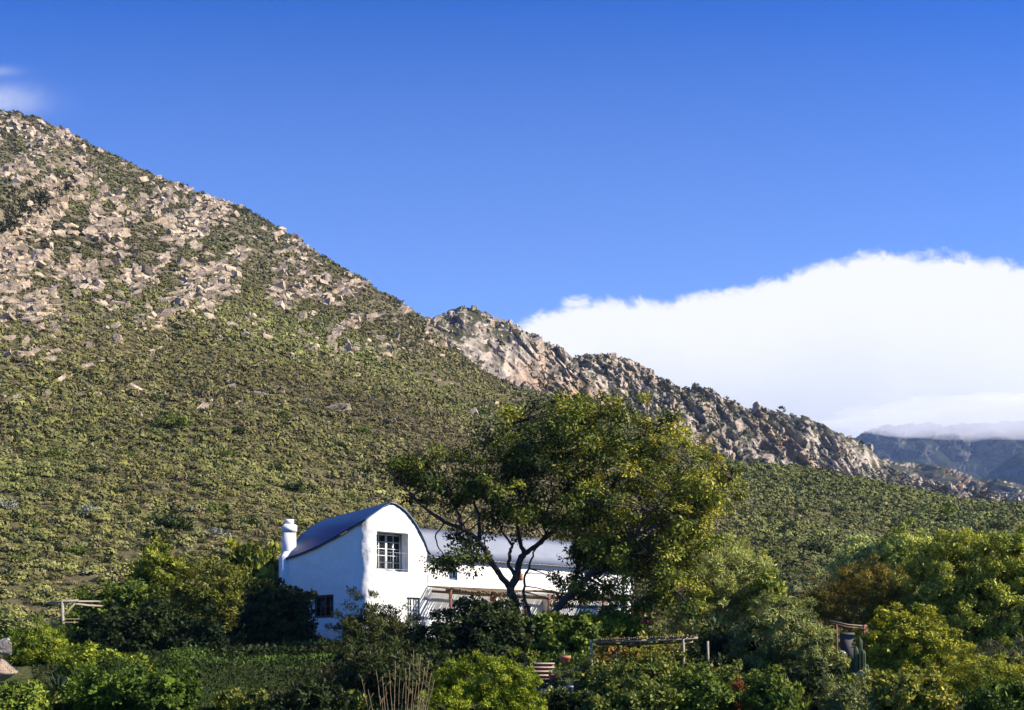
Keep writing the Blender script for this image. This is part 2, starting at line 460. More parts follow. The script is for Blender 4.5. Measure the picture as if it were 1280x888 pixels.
def block_proto(seed, n=6, cuts=7, layered=True):
    """an angular, layered block: a box with sheared corners, split faces and stepped beds"""
    r = np.random.default_rng(seed); g = np.linspace(-1, 1, n); V = []; Q = []
    for ax in range(3):
        for sgn in (-1, 1):
            o = len(V)
            for a in g:
                for b in g:
                    p = [0, 0, 0]; p[ax] = sgn; p[(ax+1) % 3] = a*sgn; p[(ax+2) % 3] = b; V.append(p)
            for i in range(n-1):
                for j in range(n-1): Q.append((o+i*n+j, o+(i+1)*n+j, o+(i+1)*n+j+1, o+i*n+j+1))
    V = np.array(V, float)
    V = V@(np.eye(3)+r.normal(0, .22, (3, 3)))
    for _ in range(cuts):
        q = unit(r.normal(size=3)); d = r.uniform(.55, 1.05); e = V@q-d; V = V-np.maximum(e, 0)[:, None]*q
    if layered:
        k = np.floor(V[:, 2]*3.1+.8*V[:, 0]*.3+seed).astype(int); h = PERM[(k*7+seed) & 255]/255.
        V[:, :2] *= (1-.28*h)[:, None]
        c, _ = cell(V[:, 0]*1.9+seed, V[:, 1]*1.9, V[:, 2]*2.6); V *= (1+.22*(c-.5))[:, None]
    V += .05*np.stack([pn(V[:, 0]*3+seed, V[:, 1]*3, V[:, 2]*3+k*5) for k in range(3)], 1)
    return V/np.abs(V).max(0), np.array(Q)

def rotmats(n, r, tilt=.5):
    a = r.uniform(0, 2*pi, n); R = np.zeros((n, 3, 3)); c, s = np.cos(a), np.sin(a)
    R[:, 0, 0] = c; R[:, 0, 1] = -s; R[:, 1, 0] = s; R[:, 1, 1] = c; R[:, 2, 2] = 1
    b = r.normal(0, tilt, n); S = np.zeros((n, 3, 3)); c, s = np.cos(b), np.sin(b)
    S[:, 0, 0] = 1; S[:, 1, 1] = c; S[:, 1, 2] = -s; S[:, 2, 1] = s; S[:, 2, 2] = c
    return R@S

DIP = unit(np.array([.80, .35, .48]))           # strike of the strata
def strata_R(n, r, jit=.25):
    ex = unit(DIP[None]+r.normal(0, jit, (n, 3))); up = np.array([-.45, -.1, .85])[None]+r.normal(0, jit, (n, 3))
    ey = unit(np.cross(up, ex)); ez = np.cross(ex, ey)
    return np.stack([ex, ey, ez], 2)

def build_rocks():
    # candidate positions: screen density on the upper hill
    n = 52000
    px = rng.uniform(-80, 760, n); py = rng.uniform(130, 520, n)
    clump = .20+1.55*fbm(px*.022, py*.03+px*.012, 4.4, 3)
    ok = rng.random(n) < np.clip(rockmask(px, py)*clump*.9, 0, 1)
    ok |= rng.random(n) < .012
    ok &= py > np.interp(px, RID[:, 0], RID[:, 1])-2
    px, py = px[ok], py[ok]
    P, m = ray_hit(px, py); P = P[m]; px = px[m]; py = py[m]
    n = len(P)
    rk = rockmask(px, py)
    size = np.minimum((.34+.34*rk)*np.exp(rng.normal(0, .55, n)), 1.5)
    order = np.argsort(-size*F/P[:, 1]); 
    # hand-placed outcrops: px, py, half-length px, half-height px
    big = [(45,205,26,17),(8,212,13,13),(92,222,17,17),(74,248,14,12),(66,292,14,12),(86,284,12,12),(108,210,12,10),(40,230,9,8),(30,250,8,8),(120,255,14,11),(135,232,10,8),
           (190,280,26,9),(172,296,12,8),(258,352,26,10),(240,358,12,8),(175,346,15,8),(214,300,18,10),(230,283,14,7),(250,318,16,10),(275,300,14,9),(205,330,14,9),
           (110,330,12,12),(150,316,13,8),(60,330,14,8),(25,335,14,8),(130,395,13,9),(65,402,10,9),(190,390,14,7),(215,400,10,6),(300,318,14,8),(322,330,12,7),(345,352,10,6),
           (285,262,10,7),(180,222,13,8),(208,240,12,8),(240,255,12,7),(320,285,13,8),(370,330,10,6),(150,205,10,6),(85,180,12,7),(30,160,10,6),
           (455,437,22,10),(462,450,16,7),(440,446,9,6),(545,476,10,6),(560,480,9,5),(500,452,9,5),(520,432,14,8),(548,446,12,9),(500,420,12,7),(470,410,12,6),
           (415,420,9,5),(380,398,10,5),(350,395,9,5),(310,372,12,6),(100,450,9,5),(30,470,8,5),(270,415,8,4),(395,362,10,5),(430,378,10,6),(452,395,9,5)]
    bp = np.array(big, float); Pb, mb = ray_hit(bp[:, 0], bp[:, 1]); bp = bp[mb]; Pb = Pb[mb]
    protos = []
    for k in range(14):
        V, Fc = block_proto(50+k, 13, 8)
        o = mesh_np('boulder', V, Fc, ROCK); protos.append(o.data); bpy.data.objects.remove(o)
    from mathutils import Matrix
    def put(p, sc, R, label, group):
        o = bpy.data.objects.new('boulder', random.choice(protos)); COL.objects.link(o)
        M = np.eye(4); M[:3, :3] = R*np.asarray(sc)[None]; M[:3, 3] = p
        o.matrix_world = Matrix(M.tolist())
        tag(o, label, 'boulder', group)
    RB = strata_R(len(Pb), rng, .12)
    for i in range(len(Pb)):
        s = Pb[i, 1]/F
        put(Pb[i]+np.array([0, 2.2, -.35*bp[i, 3]*s]), (bp[i, 2]*s*1.1, bp[i, 3]*s*.95, bp[i, 3]*s*.95), RB[i],
            'big tilted pinkish sandstone outcrop jutting from the rocky upper hillside', 'large sandstone outcrops on the hillside')
    nI = 240
    I = order[:nI]; RI = strata_R(nI, rng, .35)
    for j, i in enumerate(I):
        s = size[i]
        put(P[i]+np.array([0, 0, -.12*s]), (s*1.6, s*.95, s*.85), RI[j], 'pale angular sandstone boulder among low scrub on the hillside', 'boulders strewn over the hillside')
    # the rest as one scatter
    J = order[nI:]; RJ = strata_R(len(J), rng, .45)
    Vs, Fs, off = [], [], 0
    lp = [block_proto(90+k, 2, 0, False) for k in range(10)]
    which = rng.integers(0, 10, len(J))
    for k in range(10):
        V, Fc = lp[k]; sel = np.where(which == k)[0]
        if not len(sel): continue
        sc = size[J[sel]][:, None]*np.array([1.5, .95, .75])[None]*rng.uniform(.8, 1.2, (len(sel), 3))
        A = np.einsum('nij,nvj->nvi', RJ[sel], V[None]*sc[:, None])+P[J[sel]][:, None]+np.array([0, 0, .1])
        Vs.append(A.reshape(-1, 3)); Fs.append((Fc[None]+(np.arange(len(sel))*len(V))[:, None, None]).reshape(-1, 4)+off); off += A.shape[0]*A.shape[1]
    # rocks on the second ridge too
    nr, nc = RX.shape
    q = 5200
    ii = rng.integers(20, nr-7, q); jj = rng.integers(0, nc, q)
    Pm = np.stack([RX[ii, jj], RY_[ii, jj], RZ[ii, jj]], 1)
    keep = rng.random(q) < np.clip(.5+1.4*fbm(Pm[:, 0]*.02, Pm[:, 2]*.02, 7.7, 3), 0, 1); Pm = Pm[keep]; q = len(Pm)
    sz = .62*np.exp(rng.normal(0, .55, q)); Rm = rotmats(q, rng, .6); which = rng.integers(0, 10, q)
    for k in range(10):
        V, Fc = lp[k]; sel = np.where(which == k)[0]
        A = np.einsum('nij,nvj->nvi', Rm[sel], V[None]*(sz[sel][:, None]*np.array([1, 1, 1.35])[None])[:, None])+Pm[sel][:, None]
        Vs.append(A.reshape(-1, 3)); Fs.append((Fc[None]+(np.arange(len(sel))*len(V))[:, None, None]).reshape(-1, 4)+off); off += A.shape[0]*A.shape[1]
    # blocky crags on the cliffs of the second ridge
    q = 1500; ii = rng.integers(30, nr-12, q); jj = rng.integers(0, nc, q); Pm = np.stack([RX[ii, jj], RY_[ii, jj], RZ[ii, jj]], 1)
    keep = fbm(Pm[:, 0]*.012, Pm[:, 2]*.018, 2.7, 2) > .02; Pm = Pm[keep]; q = len(Pm)
    hp = [block_proto(190+k, 6, 7) for k in range(6)]; sz = np.minimum(1.35*np.exp(rng.normal(0, .4, q)), 3.0); Rm = rotmats(q, rng, .35); which = rng.integers(0, 6, q)
    for k in range(6):
        V, Fc = hp[k]; sel = np.where(which == k)[0]
        A = np.einsum('nij,nvj->nvi', Rm[sel], V[None]*(sz[sel][:, None]*np.array([1, 1, 1.7])[None])[:, None])+Pm[sel][:, None]
        Vs.append(A.reshape(-1, 3)); Fs.append((Fc[None]+(np.arange(len(sel))*len(V))[:, None, None]).reshape(-1, 4)+off); off += A.shape[0]*A.shape[1]
    o = mesh_np('loose_rocks', np.concatenate(Vs), np.concatenate(Fs), ROCK)
    tag(o, 'countless pale loose rocks strewn over the upper hillside', 'rocks', None, 'stuff')
build_rocks()

# ------------------------------------------------------------------ foliage
def leaf_mesh(C, A, Nn, L, Wd, lift=.12):
    """C base, A axis, Nn rough normal, L length, Wd width -> verts (n*4) and triangles (n*2)"""
    n = len(C); A = unit(A); S = unit(np.cross(A, Nn)); U = np.cross(S, A)
    L = np.broadcast_to(np.asarray(L, float), (n,))[:, None]; Wd = np.broadcast_to(np.asarray(Wd, float), (n,))[:, None]
    V = np.stack([C, C+A*L*.5+S*Wd*.5+U*Wd*lift, C+A*L, C+A*L*.5-S*Wd*.5+U*Wd*lift], 1).reshape(-1, 3)
    b = (np.arange(n)*4)[:, None]
    return V, np.concatenate([b+np.array([[0, 1, 2]]), b+np.array([[0, 2, 3]])])

def sphere_dirs(n, r):
    return unit(r.normal(size=(n, 3)))

def pal(colors, k, r, jit=.15):
    c = np.array(colors, float); i = np.clip(k, 0, 1)*(len(c)-1); a = np.floor(i).astype(int); a = np.minimum(a, len(c)-2) if len(c) > 1 else a*0
    f = (i-a)[:, None]
    out = c[a]*(1-f)+c[np.minimum(a+1, len(c)-1)]*f
    return out*np.exp(r.normal(0, jit, (len(k), 1)))

def cluster_centres(ells, n, r, shell=.62, keep_inner=.15):
    E = np.array(ells, float)                     # cx cy cz rx ry rz
    area = (E[:, 3]*E[:, 4]+E[:, 3]*E[:, 5]+E[:, 4]*E[:, 5]); pr = area/area.sum()
    out = []; dirs = []; tot = 0
    while tot < n:
        k = r.choice(len(E), n*2, p=pr); d = sphere_dirs(n*2, r)
        rad = 1-(1-shell)*r.random(n*2)**1.4
        lump = 1+.42*pn(d[:, 0]*2.2+k*3.1, d[:, 1]*2.2, d[:, 2]*2.2+k)
        p = E[k, :3]+d*E[k, 3:]*(rad*lump)[:, None]
        ins = np.zeros(len(p), bool)
        for j in range(len(E)):
            q = (((p-E[j, :3])/E[j, 3:])**2).sum(1)
            ins |= (q < shell**2*.9) & (j != k)
        ok = ~ins | (r.random(len(p)) < keep_inner)
        out.append(p[ok]); dirs.append(unit(d[ok]/E[k[ok], 3:])); tot += ok.sum()
    return np.concatenate(out)[:n], np.concatenate(dirs)[:n]

def foliage(ells, ncl, per, rc, L, wd, colors, r, up=.2, out=.7, flat=.7, shell=.6, jit=.18, floor=None, zsort=0.0, lift=.12):
    C, D = cluster_centres(ells, ncl, r, shell)
    sp = r.random(ncl) < .16
    grow = (D+np.array([0, 0, .7]))*np.array(ells)[:, 3:].mean()*r.uniform(.08, .36, (ncl, 1))
    C = np.where(sp[:, None], C+grow, C)
    if floor is not None: C[:, 2] = np.maximum(C[:, 2], floor+rc*.5)
    n = ncl*per; k = np.repeat(np.arange(ncl), per)
    rcs = rc*r.uniform(.65, 1.35, ncl)
    off = sphere_dirs(n, r)*(r.random(n)**.45)[:, None]*rcs[k][:, None]; off[:, 2] *= flat
    P = C[k]+off
    A = unit(off)*out+D[k]*.5+r.normal(0, .5, (n, 3)); A[:, 2] += up
    Nn = unit(off)*1.0+D[k]*.9+np.array([0, 0, .35])+r.normal(0, .33, (n, 3)); A = A-.75*unit(Nn)*(A*unit(Nn)).sum(1)[:, None]
    ll = L*np.exp(r.normal(0, .25, n)); V, T = leaf_mesh(P, A, Nn, ll, ll*wd, lift)
    tint = np.clip(.5+r.normal(0, .33, ncl)[k]+r.normal(0, .2, n)+zsort*D[k][:, 2], 0, 1)
    col = np.repeat(pal(colors, tint, r, jit), 4, axis=0)
    return V, T, col, C

def build_scrub():
    """low fynbos scrub that covers the hillside"""
    Vs, Ts, Cs = [], [], []; off = 0
    base = np.array([(.115, .115, .034), (.085, .09, .034), (.13, .135, .04), (.10, .075, .05), (.055, .07, .024), (.16, .165, .04), (.115, .115, .075), (.075, .065, .035), (.13, .115, .055)])
    prob = np.array([.2, .16, .15, .13, .1, .08, .06, .06, .06])
    base = .55*base+.45*base.mean(0)
    base = base*1.10*np.array([1.08, 1.03, .95])
    for (Y0, Y1, dens, nl, s0) in ((74, 125, 2.9, 120, .42), (125, 215, 2.4, 50, .45), (215, 330, 2.2, 24, .46), (330, 505, 1.7, 13, .5)):
        n = int(.5*.98*(Y1**2-Y0**2)*dens)
        Y = np.sqrt(rng.uniform(Y0**2, Y1**2, n)); X = rng.uniform(-.49, .49, n)*Y
        px = CX+F*X/Y; Yr = np.interp(px, RYR[:, 0], RYR[:, 1])
        ok = Y < Yr+4
        X, Y, px = X[ok], Y[ok], px[ok]; Z = height(X, Y); py = HOR-F*(Z-EYE)/Y
        rk = rockmask(px, py); patch = fbm(X*.05, Y*.03, 6.6, 3); ok = rng.random(len(X)) < np.clip(.9+.7*patch, .35, 1)*(1-.35*rk)
        X, Y, Z, rk, patch, px, py = X[ok], Y[ok], Z[ok], rk[ok], patch[ok], px[ok], py[ok]; n = len(X)
        s = s0*np.minimum(np.exp(rng.normal(-.12, .62, n)), 2.3); g2 = fbm(X*.02, Y*.012, 2.5, 3)
        ci = rng.choice(len(base), n, p=prob); col = base[ci].copy()
        w = sstep(.0, .5, g2)[:, None]; col = col*(1-.5*w)+.5*w*np.array([.132, .152, .04])
        w = sstep(.05, .6, -g2)[:, None]; col = col*(1-.45*w)+.45*w*np.array([.13, .10, .06])
        far = sstep(900, 960, px)[:, None]; col = col*(1-.4*far)+.4*far*np.array([.15, .17, .045])
        dk = (.6*rk+.25*sstep(330, 420, Y))[:, None]; col = col*(1-dk)+dk*np.array([.09, .088, .036])
        col *= np.exp(rng.normal(0, .18, (n, 1)))*np.clip(1+.42*fbm(X*.022+9, Y*.014, 4.2, 3), .45, 1.7)[:, None]
        k = np.repeat(np.arange(n), nl)
        d = sphere_dirs(n*nl, rng); d[:, 2] = np.abs(d[:, 2])
        asp = rng.uniform(.35, .8, n); ph = rng.uniform(0, 50, n)
        lump = 1+.7*pn(d[:, 0]*1.7+ph[k], d[:, 1]*1.7, d[:, 2]*1.7)
        rad = s[k]*lump*(1-.3*rng.random(n*nl)**2)
        P = np.stack([X, Y, Z], 1)[k]+d*rad[:, None]*np.stack([np.ones(len(k)), np.ones(len(k)), asp[k]], 1)
        A = d*.15+rng.normal(0, .6, d.shape)+np.array([0, 0, .3]); Nn = d+rng.normal(0, .26, d.shape)
        ll = s[k]*(3.3/np.sqrt(nl))*rng.uniform(.6, 1.3, len(k)); A = A-.8*unit(Nn)*(A*unit(Nn)).sum(1)[:, None]; A = unit(A)
        S_ = unit(np.cross(A, Nn)); P0 = P-A*ll[:, None]*.5
        V = np.stack([P0-S_*ll[:, None]*.38, P0+S_*ll[:, None]*.38, P0+A*ll[:, None]*1.1], 1).reshape(-1, 3)
        T = np.arange(len(V)).reshape(-1, 3)
        c = col[k]*np.exp(rng.normal(0, .13, (len(k), 1)))
        Vs.append(V); Ts.append(T+off); Cs.append(np.repeat(c, 3, axis=0)); off += len(V)
    o = mesh_np('hillside_scrub', np.concatenate(Vs), np.concatenate(Ts), SCRUB, col=np.concatenate(Cs))
    tag(o, 'low olive green and brown scrub covering the hillside', 'scrub', None, 'stuff')
    # dark bushes on the second ridge
    nr, nc = RX.shape; q = 26000
    ii = rng.integers(5, nr-6, q); jj = rng.integers(0, nc, q)
    P = np.stack([RX[ii, jj], RY_[ii, jj], RZ[ii, jj]], 1)
    keep = rng.random(q) < np.clip(.55+1.2*fbm(P[:, 0]*.015, P[:, 2]*.02, 1.7, 3), 0, 1); P = P[keep]; q = len(P); nl = 10
    k = np.repeat(np.arange(q), nl); d = sphere_dirs(q*nl, rng); d[:, 2] = np.abs(d[:, 2]); s = .8*np.exp(rng.normal(0, .4, q))
    PP = P[k]+d*s[k][:, None]; A = d+rng.normal(0, .4, d.shape); ll = s[k]*1.1
    V, T = leaf_mesh(PP-unit(A)*ll[:, None]*.5, A, d+rng.normal(0, .5, d.shape), ll, ll*.7)
    c = np.array([(.075, .075, .032), (.11, .10, .052), (.085, .10, .034), (.125, .105, .065)])[rng.integers(0, 4, q)]
    o = mesh_np('ridge_scrub', V, T, SCRUB, col=np.repeat(c[k], 4, axis=0))
    tag(o, 'dark low scrub dotted over the rocky ridge', 'scrub', None, 'stuff')
build_scrub()

def S(px, py, Y, rx, rz, ry=None):
    """ellipsoid whose centre and radii are given as they would measure at distance Y"""
    c = W(px, py, Y); k = Y/F
    return (c[0], c[1], c[2], rx*k, (ry if ry is not None else .75*rx*k), rz*k)

def stems(base, tips, r, r0, mat, parent, name='stems', n=6, wob=.08):
    mb = MB()
    for t in tips:
        b = np.array(base)+np.append(r.normal(0, r0*3, 2), -.15)
        m = b+(np.array(t)-b)*.5+np.append(r.normal(0, wob, 2), .1)
        u = np.linspace(0, 1, 6)[:, None]
        p = (1-u)**2*b+2*u*(1-u)*m+u*u*np.array(t)
        mb.tube(p, np.linspace(r0, r0*.3, 6), n)
    return mb.build(name, mat, parent)

def shrub(name, label, cat, Y, ells, ncl, per, rc, L, wd, colors, group=None, trunk=None, seed=0, nst=7, bark=None, stem_r=.03, part='foliage', **kw):
    r = np.random.default_rng(1000+seed)
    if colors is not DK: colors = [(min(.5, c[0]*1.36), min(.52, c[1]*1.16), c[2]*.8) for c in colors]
    E = [S(*e) if len(e) >= 5 and not isinstance(e, np.ndarray) else e for e in ells]
    cx = float(np.mean([e[0] for e in E])); cy = float(np.mean([e[1] for e in E]))
    z0 = ground_z(cx, cy); root = empty(name, (cx, cy, z0), label, cat, group)
    V, T, col, C = foliage(E, ncl, per, rc*.85, L*1.12, wd*1.15, colors, r, floor=z0, **kw)
    loc = np.array([cx, cy, z0])
    o = mesh_np(part, V-loc, T, LEAF, root, col)
    idx = r.choice(len(C), min(nst, len(C)), replace=False)
    stems(loc, C[idx], r, stem_r, bark or BARK, root, 'trunk' if part == 'crown' else 'stems')
    return root, loc

DK = [(.012, .022, .006), (.022, .034, .009), (.036, .05, .013)]  # darkest leaf greens; the lower garden's shade is put into them too
MIDG = [(.025, .05, .012), (.06, .105, .02), (.13, .19, .035)]
LIME = [(.05, .085, .012), (.11, .16, .02), (.21, .275, .035)]
GREYG = [(.06, .09, .045), (.13, .17, .08), (.24, .28, .13)]
ORNG = [(.06, .058, .014), (.105, .098, .022), (.17, .165, .032)]
RS = [(.03, .055, .016), (.08, .115, .03), (.17, .21, .055)]
YEL = [(.05, .075, .015), (.085, .11, .018), (.13, .14, .022), (.17, .15, .03)]

# ---- the large tree in the middle
def build_main_tree():
    r = np.random.default_rng(77)
    D0 = 56.0
    z0 = ground_z(*(W(650, 790, D0)[:2]))
    base = np.array([W(650, 0, D0)[0], D0, z0])
    root = empty('shade_tree', base, 'large spreading shade tree with sunlight tinted yellow into its right-hand leaves growing before the white house', 'tree')
    sk = {}
    def P(px, py, dy=0.): return W(px, py, D0+dy)
    LS = .82
    limbs = [
        ([(643, 822, .2), (643, 795, .1), (645, 770, 0), (641, 748, 0), (638, 735, 0)], .30, .23),
        ([(638, 735, 0), (627, 722, -.2), (617, 708, -.5), (608, 692, -.8), (598, 676, -1.1), (580, 662, -1.5), (556, 652, -1.9), (532, 636, -2.2), (512, 616, -2.4), (497, 600, -2.5)], .20, .05),
        ([(580, 662, -1.5), (572, 640, -1.2), (560, 618, -.9), (545, 596, -.7), (530, 575, -.5)], .11, .03),
        ([(598, 676, -1.1), (600, 650, -.5), (592, 625, .2), (596, 595, .5), (590, 560, .8), (586, 535, 1)], .11, .03),
        ([(638, 735, 0), (645, 720, .3), (650, 702, .6), (655, 693, .8)], .22, .17),
        ([(645, 720, .3), (637, 708, .8), (637, 692, 1.3), (640, 682, 1.6), (630, 668, 2.0), (622, 645, 2.4), (626, 610, 2.7), (630, 570, 3.0)], .12, .03),
        ([(655, 693, .8), (650, 675, .7), (648, 655, .4), (652, 630, 0), (645, 600, -.5), (650, 565, -.9), (642, 530, -1.2)], .14, .03),
        ([(655, 693, .8), (670, 683, .9), (683, 672, 1.0), (695, 660, 1.0), (712, 640, .8), (725, 615, .6), (740, 585, .3), (748, 550, 0), (752, 520, 0)], .15, .03),
        ([(683, 672, 1.0), (680, 650, 1.6), (690, 620, 2.2), (688, 585, 2.8), (695, 550, 3.2)], .08, .025),
        ([(712, 640, .8), (740, 628, 1.6), (768, 610, 2.2), (790, 585, 2.6), (800, 560, 2.9)], .08, .025),
        ([(668, 822, -.3), (672, 800, -.3), (684, 778, -.5), (700, 757, -.8), (716, 740, -1.0), (735, 722, -1.3), (748, 706, -1.6)], .24, .16),
        ([(748, 706, -1.6), (762, 690, -1.9), (790, 672, -2.3), (825, 655, -2.6), (860, 640, -2.8), (890, 622, -3.0), (915, 600, -3.0)], .12, .025),
        ([(716, 740, -1.0), (722, 715, -.4), (720, 690, .2), (722, 660, .6), (745, 630, .4), (772, 600, 0), (795, 570, -.5), (815, 545, -.8), (828, 525, -1)], .14, .03),
        ([(735, 722, -1.3), (765, 712, -.6), (800, 705, .2), (835, 700, .9), (865, 695, 1.5), (885, 700, 1.8)], .10, .025),
        ([(790, 672, -2.3), (810, 690, -2.8), (828, 715, -3.2), (845, 740, -3.4)], .06, .02),
        ([(790, 672, -2.3), (815, 640, -3.2), (840, 610, -3.8), (862, 580, -4.2)], .07, .02),
        ([(668, 790, .2), (662, 768, .6), (656, 745, .9), (657, 722, 1.2), (664, 700, 1.5), (672, 680, 1.9), (700, 640, 2.6), (715, 600, 3.0)], .10, .03),
        ([(556, 652, -1.9), (545, 672, -2.2), (552, 690, -2.4), (570, 702, -2.5)], .05, .02),
        ([(617, 708, -.5), (600, 702, -1.2), (580, 706, -1.8), (562, 712, -2.2)], .05, .02),
    ]
    mb = MB(); nodes_ = []
    for pts, ra, rb in limbs:
        p = np.array([P(*q) for q in pts])
        t = np.linspace(0, len(p)-1, (len(p)-1)*4+1); i = np.minimum(t.astype(int), len(p)-2); f = (t-i)[:, None]
        pm = np.concatenate([[2*p[0]-p[1]], p, [2*p[-1]-p[-2]]])
        a, b, c, d = pm[i], pm[i+1], pm[i+2], pm[i+3]
        q = .5*((2*b)+(-a+c)*f+(2*a-5*b+4*c-d)*f*f+(-a+3*b-3*c+d)*f**3)
        q[1:-1] += r.normal(0, .025, (len(q)-2, 3))
        rad = LS*np.linspace(ra, rb, len(q))*(1+.06*r.normal(size=len(q)))
        mb.tube(q, rad, 10); nodes_.append(q[len(q)//3:])
    # crown envelope
    E = [S(560, 600, D0-1, 68, 38, 3.0), S(520, 590, D0-2, 42, 26, 2.0), S(625, 565, D0, 65, 48, 4.0), S(700, 545, D0, 66, 52, 4.2), S(760, 540, D0, 52, 42, 3.6), S(745, 620, D0-1, 80, 50, 4.2),
         S(650, 625, D0, 75, 40, 3.6), S(825, 575, D0-1, 58, 52, 3.4), S(875, 600, D0-1.5, 52, 40, 2.8), S(840, 650, D0-2, 62, 45, 3.0), S(770, 690, D0-1, 55, 38, 2.6), S(825, 700, D0-1.5, 45, 52, 2.6),
         S(845, 745, D0-2.5, 36, 30, 2.0), S(905, 590, D0-2, 28, 20, 1.6), S(565, 700, D0-2, 30, 20, 1.4), S(590, 672, D0-1, 34, 18, 1.5), S(715, 735, D0+1.0, 38, 30, 1.6), S(770, 520, D0, 22, 24, 1.6), S(840, 535, D0-1, 20, 18, 1.4), S(735, 668, D0-.5, 50, 34, 2.4), S(745, 700, D0-.5, 34, 24, 2.0), S(800, 745, D0-2, 34, 26, 1.4), S(596, 700, D0-1, 36, 26, 1.2), S(735, 732, D0-1, 40, 26, 1.4), S(775, 758, D0-1.5, 30, 22, 1.2), S(860, 680, D0-2.2, 40, 36, 2.0)]
    ncl, per = 820, 135
    C, D = cluster_centres(E, ncl, r, .35, .5)
    # carve gaps: drop clusters in noise holes, keep the open space round the lower limbs
    spx = CX+F*C[:, 0]/C[:, 1]; spy = HOR-F*(C[:, 2]-EYE)/C[:, 1]
    hole = fbm(C[:, 0]*.35, C[:, 2]*.45, C[:, 1]*.3, 2)
    ok = (hole > -.38) & ~((spy > 655) & (spx > 585) & (spx < 690) & (r.random(len(C)) < .45))
    C, D, spx, spy = C[ok], D[ok], spx[ok], spy[ok]; ncl = len(C)
    SK = np.concatenate(nodes_)
    for c in C:
        j = np.argmin(((SK-c)**2).sum(1)+.6*np.maximum(SK[:, 2]-c[2], 0)**2)
        s = SK[j]; m = (s+c)/2+np.append(r.normal(0, .12, 2), .12)
        u = np.linspace(0, 1, 5)[:, None]; q = (1-u)**2*s+2*u*(1-u)*m+u*u*c
        mb.tube(q, np.linspace(.035, .010, 5), 5, False)
    mb.build('trunk', BARK, root, smooth=True)
    n = ncl*per; k = np.repeat(np.arange(ncl), per)
    rcs = .54*r.uniform(.6, 1.4, ncl)
    off = sphere_dirs(n, r)*(r.random(n)**.5)[:, None]*rcs[k][:, None]; off[:, 2] *= .62
    Pp = C[k]+off; A = unit(off)*.8+D[k]*.3+r.normal(0, .5, (n, 3)); A[:, 2] -= .15
    Nn = unit(off)*.8+D[k]*.7+np.array([0, 0, .5])+r.normal(0, .38, (n, 3)); A = A-.6*unit(Nn)*(A*unit(Nn)).sum(1)[:, None]
    ll = .155*np.exp(r.normal(0, .25, n)); V, T = leaf_mesh(Pp, A, Nn, ll, ll*.5, .15)
    sun_tint = sstep(660, 880, spx)*.42 + .12*sstep(600, 510, spy)  # sunlight on the crown's right and top put into leaf colour
    tint = np.clip(.2+sun_tint[k]+r.normal(0, .25, ncl)[k]+r.normal(0, .16, n), 0, 1)
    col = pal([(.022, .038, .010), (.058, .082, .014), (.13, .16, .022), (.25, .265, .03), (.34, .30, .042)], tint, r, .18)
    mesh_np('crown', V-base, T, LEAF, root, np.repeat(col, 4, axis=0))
build_main_tree()

